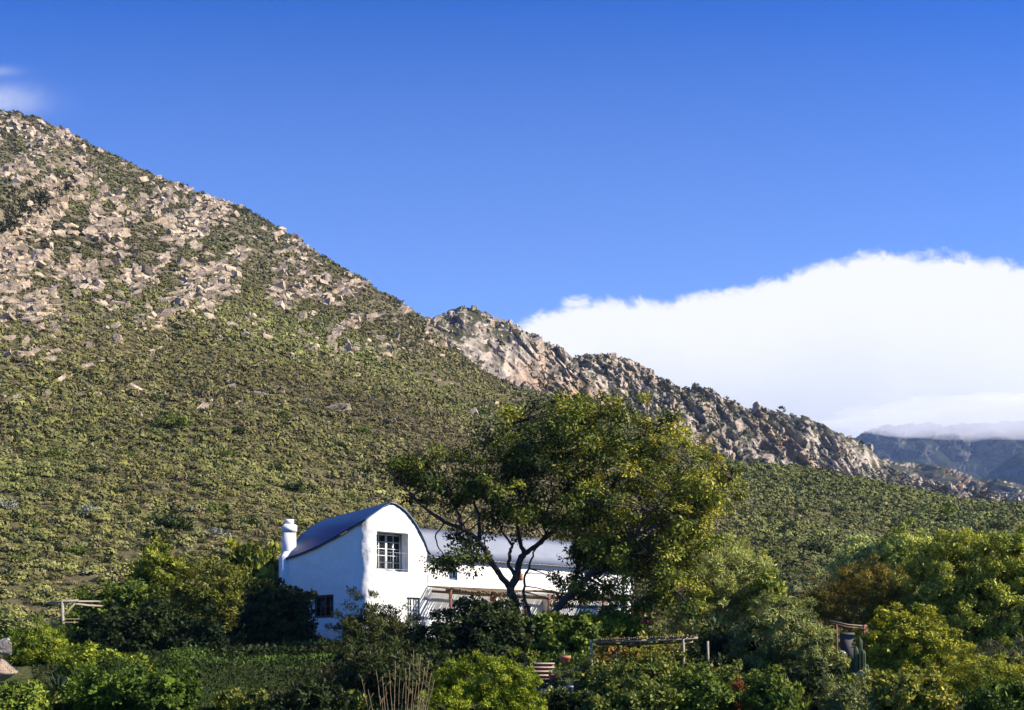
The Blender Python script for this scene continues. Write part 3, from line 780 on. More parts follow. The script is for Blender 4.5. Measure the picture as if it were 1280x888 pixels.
# ------------------------------------------------------------------ the house
dW1 = np.array([-.683, .730]); dW2 = np.array([.730, .683]); nW2 = np.array([.683, -.730]); nW1 = np.array([-.730, -.683])
B2 = W(455, 0, 62.0)[:2]
def on_wall(px, which):
    """plan point where the sight line of column px meets wall 1 (shaded) or 2 (sunlit)"""
    d = dW1 if which == 1 else dW2; k = (px-CX)/F
    t = (k*B2[1]-B2[0])/(d[0]-k*d[1]); return B2+d*t, t
def on_wall3(px, py, which):
    q, t = on_wall(px, which); return np.array([q[0], q[1], EYE+(HOR-py)*q[1]/F]), t
HZ0 = 1.2
def build_house():
    cB = np.array([B2[0]+2.5, B2[1]+5, 1.9])
    house = empty('farmhouse', cB, 'white plastered farmhouse with curved blue roof and tall rounded gable', 'house')
    edge1 = [(360, 698), (380, 691), (400, 682.5), (425, 669), (440, 659.5), (455, 650)]
    edge2 = [(455, 650), (463, 643.5), (472, 637), (480, 631), (487, 628), (494, 629.5), (500, 633.5), (507, 639), (513, 646), (520, 656), (526, 667), (531, 678), (535, 690)]
    F1 = [on_wall3(a, b, 1) for a, b in edge1]; F2 = [on_wall3(a, b, 2) for a, b in edge2]
    tA = F1[0][1]; tC = F2[-1][1]
    s1 = np.array([-t for _, t in F1]); z1 = np.array([p[2] for p, _ in F1]); s2 = np.array([t for _, t in F2]); z2 = np.array([p[2] for p, _ in F2])
    sall = np.concatenate([s1, s2[1:]]); zall = np.concatenate([z1, z2[1:]])
    tE = on_wall(792, 2)[1]
    Rr = .85     # corner radius
    def plan(s):
        """path along wall 1 (s<0), round the corner, wall 2 (s>0); returns position and outward normal"""
        s = np.asarray(s, float); a = np.clip((s+Rr)/(2*Rr), 0, 1)[:, None]
        p1 = B2+dW1*np.maximum(-s, 0)[:, None]; p2 = B2+dW2*np.maximum(s, 0)[:, None]
        pa = B2+dW1*Rr; pb = B2+dW2*Rr
        bez = (1-a)**2*pa+2*a*(1-a)*B2+a*a*pb
        p = np.where((s < -Rr)[:, None], p1, np.where((s > Rr)[:, None], p2, bez))
        n = unit(nW1*(1-a)+nW2*a); return p, n
    def wall(name, sv, top, holes, z0, depth, off=0.0, bumpy=.045):
        zv = np.arange(z0, 10.0, .12)
        zv = np.unique(np.round(np.concatenate([zv]+[[h[2], h[3]] for h in holes]), 4)); 
        sv = np.unique(np.round(np.concatenate([sv]+[[h[0], h[1]] for h in holes]), 4))
        def clean(v, keep):
            o = [v[0]]
            for x in v[1:]:
                if x-o[-1] < .03 and not any(abs(x-q) < 1e-3 for q in keep): continue
                if x-o[-1] < .03 and any(abs(x-q) < 1e-3 for q in keep): o[-1] = x; continue
                o.append(x)
            return np.array(o)
        zv = clean(zv, [q for h in holes for q in h[2:4]]); sv = clean(sv, [q for h in holes for q in h[:2]])
        tp = top(sv); p, n = plan(sv)
        ZZ = np.minimum(zv[:, None], tp[None]); nr, nc = ZZ.shape
        bs = bumpy*fbm(sv[None]*1.3+0*ZZ, ZZ*1.3, 2.0, 3)+.4*bumpy*fbm(sv[None]*5+0*ZZ, ZZ*5, 7.0, 2)
        X = p[None, :, 0]+n[None, :, 0]*(bs+off); Y = p[None, :, 1]+n[None, :, 1]*(bs+off)
        V = np.stack([X, Y, ZZ], 2).reshape(-1, 3); q = grid_faces(nr, nc)
        zm = zv[:-1, None]+0*tp[None, :-1]; sc = (sv[:-1]+sv[1:])/2; zc = (zv[:-1]+zv[1:])/2
        keep = (zv[:-1, None] < np.maximum(tp[None, :-1], tp[None, 1:])-1e-4)
        for h in holes:
            keep &= ~(((sc > h[0]) & (sc < h[1]))[None] & ((zc > h[2]) & (zc < h[3]))[:, None])
        q = q[keep.ravel()]
        mb = MB(); mb.add(V, q)
        for h in holes:      # reveals
            (pa, pb), (na, nb) = plan(np.array([h[0], h[1]])); d = h[4]
            c = [(pa, h[2]), (pb, h[2]), (pb, h[3]), (pa, h[3])]
            nn = na+nb; nn = nn/np.linalg.norm(nn)
            fr = [np.append(x+nn*(off+.012), z) for x, z in c]; bk = [np.append(x-nn*(d-off), z) for x, z in c]
            mb.add(fr+bk, [(0, 1, 5, 4), (1, 2, 6, 5), (2, 3, 7, 6), (3, 0, 4, 7)])
        return mb
    topf = lambda s: np.interp(s, sall, zall)-.04
    def hole(pxa, pxb, pya, pyb, which, depth):
        a, ta = on_wall3(pxa, pyb, which); b, tb = on_wall3(pxb, pya, which)
        sg = -1 if which == 1 else 1
        m = (pxa+pxb)/2; zt = on_wall3(m, pya, which)[0][2]; zb = on_wall3(m, pyb, which)[0][2]
        s0, s1_ = sorted((sg*ta, sg*tb)); return (s0, s1_, zb, zt, depth)
    hU = hole(471, 510, 665.5, 714, 2, .62); hL = hole(508.5, 525, 747, 776, 2, .16); hS = hole(391, 417, 744, 772.5, 1, .2)
    mb = wall('wall', np.arange(-tA, tC+.05, .11), topf, [hU, hL, hS], HZ0, 0)
    # hidden sides of the block
    A3 = F1[0][0]; C3 = F2[-1][0]; P3 = F2[4][0]; R3 = W(410, 648, 71.4)
    C4 = C3+(R3-P3)
    def side(a, b, za, zb): mb.add([(a[0], a[1], HZ0), (b[0], b[1], HZ0), (b[0], b[1], zb-.1), (a[0], a[1], za-.1)], [(0, 1, 2, 3)])
    side(C3, C4, C3[2], C4[2]); side(C4, R3, C4[2], R3[2]); side(R3, A3, R3[2], A3[2])
    mb.build('wall', PLASTER, house)
    # roof: left shell (three-sided), right half barrel
    def resample(P, n):
        P = np.array(P); d = np.append(0, np.cumsum(np.linalg.norm(np.diff(P, axis=0), axis=1)))
        u = np.linspace(0, d[-1], n); return np.stack([np.interp(u, d, P[:, k]) for k in range(3)], 1)
    o1 = [p+np.array([*(nW1*.16), .0]) for p, _ in F1[:-1]]+[p+np.array([*((nW1+nW2)*.11*w1+nW2*.1*(1-w1)), 0.]) for w1, (p, _) in zip((1, .6, .3, .1, 0), F2[:5])]
    Fe = resample(o1, 44)
    He = resample([A3+np.array([*(nW1*.16), .0]), W(368, 680, 68.5), W(376, 668.5, 69.3), W(390, 657.5, 70.3), W(400, 652, 70.9), R3], 44)
    nb_ = 40; b = np.linspace(0, 1, nb_)[:, None, None]
    G = Fe[None]*(1-b)+He[None]*b
    q = grid_faces(nb_, 44)
    def shell(Gr, th=.09):
        nr, nc = Gr.shape[:2]; V = Gr.reshape(-1, 3); V2 = V-np.array([0, 0, th]); n = len(V); f = grid_faces(nr, nc)
        fs = [f, f[:, ::-1]+n]
        def strip(ix): 
            ix = np.array(ix); fs.append(np.stack([ix[:-1], ix[1:], ix[1:]+n, ix[:-1]+n], 1))
        strip(np.arange(nc)); strip((nr-1)*nc+np.arange(nc)); strip(np.arange(nr)*nc); strip(np.arange(nr)*nc+nc-1)
        return np.concatenate([V, V2]), np.concatenate(fs)
    mr = MB(); V, f = shell(G); mr.add(V, f)
    Re = resample([p+np.array([*(nW2*.05), .0]) for p, _ in F2[4:]], 26)
    Re[-1] += np.array([.12, .11, -.12])
    G2 = Re[None]+(R3-P3)[None, None]*np.linspace(0, 1, 12)[:, None, None]
    V, f = shell(G2); mr.add(V, f)
    o = mr.build('roof', BLUEROOF, house, smooth=False)
    # grey flashing along the sunny gable edge
    mf = MB(); mf.tube(Re+np.array([*(nW2*.03), -.02]), .03, 6); mf.build('roof_edge', GREYPAINT, house)
    # wing
    def wing_top(s): return np.full(np.shape(s), 6.86)
    hw = hole(562, 572.5, 711, 725, 2, .18); hd = hole(722, 748, 757, 797, 2, .12); hv = hole(655, 664, 757, 772, 2, .15)
    mw = wall('wall', np.arange(tC+.02, tE, .12), wing_top, [hw, hd, hv], HZ0, 0, off=-.06)
    back = -nW2
    pC = B2+dW2*(tC+.02); pE = B2+dW2*tE; dep = 5.6
    pCb = pC+back*dep; pEb = pE+back*dep; zr = 8.62
    mw.add([(pE[0], pE[1], HZ0), (pEb[0], pEb[1], HZ0), (pEb[0], pEb[1], 6.86), (*(pE+back*dep/2), zr-.08), (pE[0], pE[1], 6.86)], [(0, 1, 2, 4)], [(2, 3, 4)])
    mw.add([(pCb[0], pCb[1], HZ0), (pEb[0], pEb[1], HZ0), (pEb[0], pEb[1], 6.86), (pCb[0], pCb[1], 6.86)], [(0, 1, 2, 3)])
    # pier that throws a blue shade beside the terrace
    q, t = on_wall(680, 2); mw.box((*(q+nW2*.25+dW2*.3), 3.0), (.7, .62, 3.4), dW2)
    mw.build('wall', PLASTER, house)
    rs = MB()
    L = np.arange(tC-1.6, tE+.25, .055); cor = .022*np.cos(L*2*pi/.30)
    for sgn in (0, 1):
        rows = []
        for v in (-.09, .25, .5, .75, 1.0):
            L = np.linspace(tC+.06-1.7*max(v, 0), tE+.25, 330); cor = .022*np.cos(L*2*pi/.30)
            dd = v*dep/2 if sgn == 0 else dep-v*dep/2
            pl = B2+dW2*L[:, None]+back*(dd+(-0. if sgn else 0.)); z = 6.90+(zr-6.90)*v+cor
            rows.append(np.concatenate([pl, z[:, None]], 1))
        V, f = shell(np.array(rows), .04); rs.add(V, f)
    rs.build('roof', GREYROOF, house)
    # chimney
    ch = MB(); c = W(361.5, 0, 67.9); k = 67.9/F
    zt = lambda py: EYE+(HOR-py)*k
    ax = np.array([.93, .37])
    ch.box((c[0], c[1], (HZ0+zt(697))/2), (.92, 1.35, zt(697)-HZ0), ax)
    w0, w1 = .92, .66
    def frust(z0, z1, a, b):
        ex = np.append(ax, 0); ey = np.array([-ex[1], ex[0], 0.]); V = []
        for z, s in ((z0, a), (z1, b)):
            for i, j in ((-1, -1), (1, -1), (1, 1), (-1, 1)): V.append(np.array([c[0], c[1], z])+ex*i*s[0]/2+ey*j*s[1]/2)
        ch.add(V, [(4, 5, 6, 7), (0, 1, 5, 4), (1, 2, 6, 5), (2, 3, 7, 6), (3, 0, 4, 7)])
    frust(zt(697), zt(690), (.92, 1.35), (.68, .60)); frust(zt(690), zt(665), (.68, .60), (.66, .58))
    ch.box((c[0], c[1], zt(661.5)), (.76, .68, zt(657.5)-zt(665)), ax); frust(zt(657.5), zt(656), (.76, .68), (.56, .5))
    ch.box((c[0], c[1], zt(652.8)), (.46, .42, zt(649.6)-zt(656)), ax)
    ch.build('chimney', simple('smooth_plaster', (.68, .675, .66), (.76, .76, .75), 1.5, .9, .05, .005), house)
    # windows
    def casement(h, off, frame_mat, bar_mat, cols, rows, name, leaves=2, width=1.0, sash=.07, glass=GLASS, inset=None, s_from=None):
        s0, s1_, zb, zt_, dep_ = h; ins = inset if inset is not None else dep_-.02
        (pa, pb), (na, nb2) = plan(np.array([s0, s1_])); nn = unit(na+nb2); d = unit(pb-pa); wdt = np.linalg.norm(pb-pa)*width
        o0 = pa-nn*ins; hgt = zt_-zb
        def P(u, z, dn=0.): q_ = o0+d*u+nn*dn; return (q_[0], q_[1], zb+z)
        fr = MB(); ft = .07
        fr.box(P(wdt/2, ft/2), (wdt-.004, .09, ft), d); fr.box(P(wdt/2, hgt-ft/2), (wdt-.004, .09, ft), d)
        fr.box(P(ft/2, hgt/2), (ft, .092, hgt-2*ft), d); fr.box(P(wdt-ft/2, hgt/2), (ft, .092, hgt-2*ft), d)
        w = fr.build(name, frame_mat, house)
        w['_w'] = [float(x) for x in WP(w)]
        lw = (wdt-2*ft)/leaves
        for i in range(leaves):
            u0 = ft+i*lw; sb = MB(); st = sash; hh = hgt-2*ft
            sb.box(P(u0+st/2, hgt/2, .005), (st, .05, hh-.004), d); sb.box(P(u0+lw-st/2, hgt/2, .005), (st, .05, hh-.004), d)
            sb.box(P(u0+lw/2, ft+st/2, .006), (lw-2*st, .05, st), d); sb.box(P(u0+lw/2, hgt-ft-st/2, .006), (lw-2*st, .05, st), d)
            iw, ih = lw-2*st, hh-2*st
            for cc in range(1, cols): sb.box(P(u0+st+iw*cc/cols, hgt/2, .007), (.035, .035, ih), d)
            for rr in range(1, rows): sb.box(P(u0+lw/2, ft+st+ih*rr/rows, .009), (iw, .03, .035), d)
            sb.build('sash', bar_mat, w)
            g = MB(); g.box(P(u0+lw/2, hgt/2, -.012), (iw+.02, .012, ih+.02), d); g.build('pane', glass, w)
        bk = MB(); bk.box(P(np.linalg.norm(pb-pa)/2, hgt/2, -.07), (np.linalg.norm(pb-pa)+.3, .04, hgt+.3), d); bk.build('blind', DARKMETAL, w)
        return w, P, d, wdt, hgt
    w, P, d, wdt, hgt = casement(hU, 0, GREYPAINT, WHITEPAINT, 2, 5, 'window', sash=.06)
    # folded shutter against the inner side of the recess, and a railing in the opening
    sh = MB()
    (pa, pb), (na, nb2) = plan(np.array([hU[0], hU[1]])); nn = unit(na+nb2)
    rl = MB(); dd = unit(pb-pa); wR = np.linalg.norm(pb-pa); f0 = pa-nn*.05
    zr0 = hU[2]; zr1 = hU[2]+(hU[3]-hU[2])*.48
    mk = lambda u, z: (*(f0+dd*u), z)
    rl.box(mk(wR*.5, zr1), (wR-.02, .025, .025), dd); rl.box(mk(wR*.5, zr0+.1), (wR-.02, .03, .03), dd)
    for i in range(10): rl.tube([mk(.1+i*(wR-.2)/9, zr0+.1), mk(.1+i*(wR-.2)/9, zr1)], .006, 6)
    rl.build('railing', GREYPAINT, house)
    casement(hL, 0, GREYPAINT, WHITEPAINT, 2, 3, 'window', sash=.06)
    casement(hS, 0, BROWNWOOD, BROWNWOOD, 2, 2, 'window', sash=.06)
    casement(hw, 0, BLUEDOOR, BLUEDOOR, 1, 2, 'window', sash=.05)
    casement(hv, 0, BROWNWOOD, BROWNWOOD, 1, 2, 'window', sash=.05)
    (pa, pb), (na, nb2) = plan(np.array([hd[0], hd[1]])); nn = unit(na+nb2); dd = unit(pb-pa); wd_ = np.linalg.norm(pb-pa); hg = hd[3]-hd[2]
    dr = MB(); 
    for i in range(7):
        u = wd_*(i+.5)/7; dr.box((*(pa-nn*.1+dd*u), hd[2]+hg/2), (wd_/7-.012, .05, hg), dd)
    door = dr.build('door', BLUEDOOR, house); hn = MB(); hn.box((*(pa-nn*.06+dd*(wd_*.85)), hd[2]+hg*.48), (.04, .05, .2), dd)
    door['_w'] = [float(x) for x in WP(door)]; hn.build('handle', DARKMETAL, door)
build_house()

# ------------------------------------------------------------------ terrace roof, walls, pergolas
def post(mb, p, z0, z1, r, n=8): mb.tube([(p[0], p[1], z0), (p[0]+.02, p[1], (z0+z1)/2), (p[0], p[1], z1)], [r, r*.97, r*.92], n)

def build_terrace():
    q, t = on_wall(617, 2)
    root = empty('terrace_pergola', (q[0], q[1], 2.2), 'reed roofed terrace pergola along the white house wing behind the large tree', 'pergola')
    tE = on_wall(792, 2)[1]; t0 = on_wall(556, 2)[1]-1.2
    zt = 5.02; out = 1.7
    rf = MB(); r = np.random.default_rng(5)
    n = int((tE-t0)/.16)
    for i in range(n):
        tt = t0+.16*i; a = B2+dW2*tt+nW2*.05; b = B2+dW2*(tt+r.normal(0, .05))+nW2*(out+.25+r.normal(0, .07)); s = .12*sin(tt*.7)+.03*r.normal()
        rf.tube([(*a, zt+.12), (*((a+b)/2), zt+.02+s*.5), (*b, zt-.08+s)], .05, 5)
    rf.build('reed_roof', REED, root)
    bm = MB()
    for o_ in (.4, out-.15):
        a = B2+dW2*t0+nW2*o_; b = B2+dW2*tE+nW2*o_; u = np.linspace(0, 1, 9)[:, None]; pts = np.concatenate([a+(b-a)*u, zt-.16-.12*np.sin(u*pi)*np.ones_like(u)], 1)
        bm.tube(pts, .07, 7)
    bm.build('beam', BROWNWOOD, root)
    for px in (563, 618.5, 686, 754, 790):
        k = (px-CX)/F; b0 = B2+nW2*(out-.15); tt = (k*b0[1]-b0[0])/(dW2[0]-k*dW2[1]); p = b0+dW2*tt
        mb = MB(); post(mb, p, 1.6, zt-.1, .09)
        mb.build('post', REDWOOD, root)
        if px in (618.5, 686):
            mb = MB(); post(mb, p+dW2*.42, 1.6, zt-.1, .06); mb.build('post', REDWOOD, root)
    # lanterns
    for px, py in ((615, 748), (651, 722)):
        b0 = B2+nW2*(out-.5); k = (px-CX)/F; tt = (k*b0[1]-b0[0])/(dW2[0]-k*dW2[1]); p = b0+dW2*tt
        z = EYE+(HOR-py)*p[1]/F; ln = empty('lantern', (p[0], p[1], z), 'rust red lantern hanging beside the terrace posts' if px < 630 else 'rust red lantern hung high behind the forked trunk', 'lantern')
        m = MB(); m.lathe((p[0], p[1], z), [(.02, .28), (.10, .2), (.13, .17), (.12, .0), (.13, -.16), (.1, -.18), (.0, -.18)], 10); m.tube([(p[0], p[1], z+.25), (p[0], p[1], z+.6)], .012, 5)
        m.build('lantern_body', TERRA, ln)
    # paved terrace floor and its low brick edge
    a = B2+dW2*t0+nW2*.1; b = B2+dW2*(tE+1)+nW2*.1; c = b+nW2*(out+.8); d = a+nW2*(out+.8)
    V = [(*x, 2.25) for x in (a, b, c, d)]+[(*x, .6) for x in (a, b, c, d)]
    tag(mesh_np('terrace', np.array(V), np.array([(0, 1, 2, 3), (0, 1, 5, 4), (1, 2, 6, 5), (2, 3, 7, 6), (3, 0, 4, 7)]), BRICK), 'brick terrace beside the house', None, None, 'structure')
    # terrace table and bench, mostly behind leaves
    k = (672-CX)/F; b0 = B2+nW2*1.9; tt = (k*b0[1]-b0[0])/(dW2[0]-k*dW2[1]); p = b0+dW2*tt
    tb = empty('terrace_table', (*p, 2.25), 'brown wooden table on the terrace behind the tree trunk', 'table'); m = MB(); m.box((*p, 3.0), (1.7, .8, .06), dW2); m.build('tabletop', REDWOOD, tb)
    for i in (-.75, .75):
        for j in (-.3, .3):
            m = MB(); m.box((*(p+dW2*i+nW2*j), 2.61), (.08, .08, .72), dW2); m.build('leg', REDWOOD, tb)
build_terrace()

def low_wall(name, label, pts, zt, zb, th, mat, seed):
    """a wall along plan points with uneven faces and top"""
    r = np.random.default_rng(seed); pts = np.array(pts, float)
    d = np.append(0, np.cumsum(np.linalg.norm(np.diff(pts, axis=0), axis=1))); n = max(8, int(d[-1]/.12)); u = np.linspace(0, d[-1], n)
    p = np.stack([np.interp(u, d, pts[:, 0]), np.interp(u, d, pts[:, 1])], 1); tg = unit(np.gradient(p, axis=0)); nn = np.stack([tg[:, 1], -tg[:, 0]], 1)
    ztv = np.interp(u, d, zt) if np.ndim(zt) else np.full(n, zt)
    rows = []; m = 14
    for k in range(m):
        z = zb+(ztv-zb)*k/(m-1); rows.append(np.concatenate([p+nn*(th/2+.03*fbm(u*1.8, z*1.8, seed, 3)[:, None]), z[:, None]], 1))
    for k in range(m):
        z = ztv-(ztv-zb)*k/(m-1); rows.append(np.concatenate([p-nn*th/2, z[:, None]], 1))
    G = np.array(rows); G[m-1, :, 2] += .02*pn(u*2, 1.); 
    V = G.reshape(-1, 3); q = grid_faces(*G.shape[:2])
    loc = np.array([p[0][0], p[0][1], zb]); 
    # end caps
    nc = n; cap = [np.array([[i*nc, (i+1)*nc, (2*m-2-i)*nc, (2*m-1-i)*nc] for i in range(m-1)]), np.array([[i*nc+nc-1, (i+1)*nc+nc-1, (2*m-2-i)*nc+nc-1, (2*m-1-i)*nc+nc-1] for i in range(m-1)])]
    o = mesh_np(name, V, [q]+cap, mat, loc=loc); tag(o, label, 'wall'); return o
q = [on_wall(px, 1)[0]+nW1*.5 for px in (378, 432)]
low_wall('plinth_wall', 'rough whitewashed stone wall under the brown side window', q, 1.6+(815-784)*62.5/F, .6, .5, PLASTER, 3)
q = [W(521, 0, 60.3)[:2], W(533, 0, 60.2)[:2], W(585, 0, 61.5)[:2]]
low_wall('garden_wall', 'low white garden wall below the small ground floor casement', q, [1.6+32*60.3/F, 1.6+40*60.3/F, 1.6+40*61.5/F], .6, .35, PLASTER, 4)

def reed_pergola():
    Y0 = 45.5; z0 = ground_z(W(800, 0, Y0)[0], Y0)
    root = empty('garden_pergola', (W(805, 0, Y0)[0], Y0, z0), 'garden pergola with flat reed roof on thin pale posts above roses', 'pergola')
    fl, fr = W(741, 800, 44.), W(872, 795, 44.5); bl, br = W(746, 804, 47.2), W(866, 800, 47.6)
    fl, fr, bl, br = fl+0, fr+0, bl+0, br+0
    r = np.random.default_rng(9); mb = MB(); n = 74
    for i in range(n):
        u = i/(n-1); a = fl+(fr-fl)*u; b = bl+(br-bl)*u; s = .02*r.normal()
        a = a+np.array([.04*r.normal(), -.12+.09*r.normal(), s]); b = b+np.array([.04*r.normal(), .1+.08*r.normal(), s])
        mb.tube([a, (a+b)/2+np.array([0, 0, -.03]), b], .036, 5)
    mb.build('reed_roof', REED, root)
    for (a, b) in ((fl, fr), (bl, br)):
        m = MB(); m.tube([a-np.array([0, 0, .075]), (a+b)/2-np.array([0, 0, .1]), b-np.array([0, 0, .075])], .045, 7)
        m.build('beam', GREYWOOD, root)
    for (px, Y, pt) in ((739, 44.1, 801), (854, 44.4, 796.5), (772.5, 46.9, 804), (884.5, 47.4, 801)):
        p = W(px, pt, Y); mb = MB(); post(mb, p, ground_z(p[0], p[1])-.2, p[2]-.02, .055); mb.build('post', GREYWOOD, root)
reed_pergola()

def shelter():
    Y0 = 57.; p0 = W(1055, 830, Y0); z0 = ground_z(p0[0], Y0)
    root = empty('garden_shelter', (p0[0], Y0, z0), 'small open shelter with sagging pole roof beside the tall cactus', 'shelter')
    k = lambda px, py, dY=0.: W(px, py, Y0+dY)
    m = MB(); r = np.random.default_rng(2)
    for i in range(15):
        v = i/14; a = k(1037+v*2, 776+v*2, v*2.6); b = k(1083+v*2, 783+v*1.5, v*2.6); c = (a+b)/2-np.array([0, 0, .06]); m.tube([a, c, b], .032, 6)
    m.build('pole_roof', GREYWOOD, root)
    m = MB(); m.tube([k(1038, 779.5), k(1060, 784.5), k(1083, 786)], .05, 6); m.build('beam', REDWOOD, root); m = MB(); m.tube([k(1046, 781, 2.4), k(1078, 786, 2.4)], .04, 6); m.build('beam', REDWOOD, root)
    for px, dy in ((1045.5, 0), (1080, 0), (1044, 2.5), (1082, 2.5)):
        p = k(px, 781, dy); m = MB(); post(m, p, ground_z(p[0], p[1])-.2, p[2], .06); m.build('post', REDWOOD, root)
    m = MB(); a = k(1050, 0, 2.2); b = k(1069, 0, 2.2); zt = k(0, 791, 2.2)[2]; m.box(((a[0]+b[0])/2, a[1], (zt+z0)/2), (b[0]-a[0], .06, zt-z0)); m.build('back_panel', GREYPANEL, root)
    # chair under it
    p = k(1054, 826, .6); zg = ground_z(p[0], p[1]); ch = empty('garden_chair', (p[0], p[1], zg), 'pale round backed garden chair under the small shelter', 'chair')
    sz = p[2]-.15
    m = MB(); m.box((p[0], p[1], sz), (.5, .48, .05)); m.build('seat', METAL, ch)
    m = MB(); th = np.linspace(0, pi, 12); pts = [(p[0]+.25*cos(t), p[1]+.24, sz+.1+.5*sin(t)) for t in th]; m.tube(pts, .03, 6); m.box((p[0], p[1]+.24, sz+.3), (.34, .03, .5)); m.build('backrest', METAL, ch)
    for i in (-.21, .21):
        for j in (-.2, .2):
            m = MB(); m.tube([(p[0]+i, p[1]+j, zg-.05), (p[0]+i, p[1]+j, sz)], .022, 6); m.build('leg', METAL, ch)
shelter()

def pole_frame():
    Y0 = 59.; p = W(78, 0, Y0); z0 = ground_z(p[0], Y0); k = lambda px, py, d=0.: W(px, py, Y0+d)
    root = empty('pole_frame', (p[0], Y0, z0), 'bare timber pole frame with diagonal brace at the foot of the slope', 'frame')
    m = MB(); a = k(78, 751); post(m, a, z0-.2, a[2], .085); m.build('post', GREYWOOD, root)
    a = k(124, 751, 3.5); m = MB(); post(m, a, ground_z(a[0], a[1])-.2, a[2], .08); m.build('post', GREYWOOD, root)
    m = MB(); m.tube([k(61, 754), k(80, 752.5), k(98, 751)], .07, 7); m.tube([k(92, 755, .5), k(110, 757, 1.5), k(128, 758, 3.5)], .06, 7); m.tube([k(92, 752, .5), k(126, 752, 3.5)], .05, 7); m.build('beam', GREYWOOD, root)
    m = MB(); m.tube([k(63, 786), k(80, 769), k(96, 752)], .04, 7); m.build('brace', GREYWOOD, root)
    m = MB()
    for z in (774, 778): m.tube([k(20, z-1), k(60, z), k(100, z, 1)], .015, 5)
    m.build('rail', GREYWOOD, root)
pole_frame()

def steps():
    r = np.random.default_rng(8)
    x0 = W(675, 0, 49)[0]; root = empty('garden_steps', (x0, 48, .3), 'short flight of pale brick garden steps climbing below the large tree', 'steps')
    n = 7
    for i in range(n):
        Y = 46.8+i*.46; z = .22+i*.155; cxx = W(674, 0, Y)[0]; m = MB()
        m.box((cxx+r.normal(0, .02), Y+.02, z-.03), (1.3, .5, .05))
        st = m.build('step', simple('pale_brick', (.34, .25, .20), (.50, .40, .33), 7, .9, .2, .01) if i == 0 else bpy.data.materials['pale_brick'], root); st['_w'] = [float(x) for x in WP(st)]
        m = MB(); m.box((cxx, Y+.12, z-.32), (1.22, .40, .518)); m.build('riser', simple('old_brick', (.14, .085, .06), (.24, .16, .12), 9, .9, .2) if i == 0 else bpy.data.materials['old_brick'], st)
    # paved landing at the foot
    m = MB()
    for i in range(7):
        for j in range(5):
            c = (x0-.75+i*.27+.02*r.normal()+.2, 45.0+j*.33+.02*r.normal(), .17+.006*r.normal()); m.box(c, (.245, .3, .08))
    tag(m.build('paving', BRICK), 'brick paving at the foot of the steps', None, None, 'structure')
steps()

def pots():
    def pot(px, Y, h, label, mat, name='flower_pot', cat='pot', cols=GREYG, leafL=.35, nl=28):
        x = W(px, 0, Y)[0]; z = max(ground_z(x, Y), .15)-.02; root = empty(name, (x, Y, z), label, cat)
        m = MB(); rr = h*.42; m.lathe((x, Y, z), [(0, 0), (rr*.7, 0), (rr*.95, h*.75), (rr*1.12, h*.78), (rr*1.12, h), (rr*.98, h), (rr*.9, h*.85), (0, h*.85)], 18); m.build('pot_body', mat, root, smooth=False)
        r = np.random.default_rng(int(px)); th = r.uniform(0, 2*pi, nl); el = r.uniform(.3, 1.4, nl)
        A = np.stack([np.cos(th)*np.cos(el), np.sin(th)*np.cos(el), np.sin(el)], 1); C = np.tile(np.array([x, Y, z+h*.85]), (nl, 1)); ll = leafL*r.uniform(.6, 1.2, nl)
        V, T = leaf_mesh(C, A, np.array([0, 0, 1.])+r.normal(0, .2, (nl, 3)), ll, ll*.2); mesh_np('leaves', V-np.array([x, Y, z]), T, LEAF, root, np.repeat(pal(cols, r.random(nl), r), 4, axis=0))
    pot(706, 50.5, .55, 'tall pale terracotta jar standing right of the steps under the tree', TERRA)
    pot(691, 47.4, .36, 'small terracotta pot at the right edge of the steps', TERRA)
    pot(712, 41.5, .30, 'blue-grey glazed bowl planter on the shaded path below the steps', simple('blue_glaze', (.12, .17, .25), (.17, .22, .3), 4, .3, .05), leafL=.3)
    pot(728, 49.0, .3, 'squat terracotta pot between the tall jar and the garden pergola', TERRA)
pots()

# ------------------------------------------------------------------ plants of the garden
n_ = 0
def sh(*a, **k):
    global n_; n_ += 1
    return shrub(*a, seed=n_, **k)

# left of the house
sh('tall_shrub', 'tall pointed shrub with sunlit yellow-green leaves left of the feathery tree', 'shrub', 66, [(203,712,66,26,26,1.1),(198,748,66,36,36,1.5),(205,785,66,36,40,1.5)], 260, 85, .42, .17, .5, [(.04,.06,.012),(.10,.14,.02),(.22,.26,.04)], up=.7)
sh('tree', 'feathery green tree with a pale slender trunk left of the dark round bush', 'tree', 63, [(262,738,63,42,34,1.6),(285,755,63,26,32,1.3),(236,765,63,26,34,1.3),(262,775,63,36,22,1.3)], 330, 70, .36, .14, .35, [(.03,.048,.013),(.065,.09,.02),(.13,.15,.03)], bark=PALEBARK, part='crown', stem_r=.06, nst=9)
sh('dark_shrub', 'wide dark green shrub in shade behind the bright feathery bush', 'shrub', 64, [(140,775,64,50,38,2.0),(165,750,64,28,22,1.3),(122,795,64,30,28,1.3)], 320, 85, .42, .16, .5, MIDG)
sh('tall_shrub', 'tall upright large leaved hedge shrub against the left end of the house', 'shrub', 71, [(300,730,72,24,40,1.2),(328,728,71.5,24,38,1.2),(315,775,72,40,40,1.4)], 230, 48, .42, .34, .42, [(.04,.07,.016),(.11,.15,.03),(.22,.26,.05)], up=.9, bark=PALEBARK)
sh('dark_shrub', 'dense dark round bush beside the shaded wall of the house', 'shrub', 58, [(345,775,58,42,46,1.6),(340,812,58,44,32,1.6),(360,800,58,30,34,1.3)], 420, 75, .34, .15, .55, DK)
sh('dark_shrub', 'low dark shrub in deep shade under the feathery tree', 'shrub', 59, [(268,815,58,46,22,1.5),(225,812,59,42,24,1.5),(300,825,57,32,18,1.3)], 280, 60, .36, .18, .5, DK)
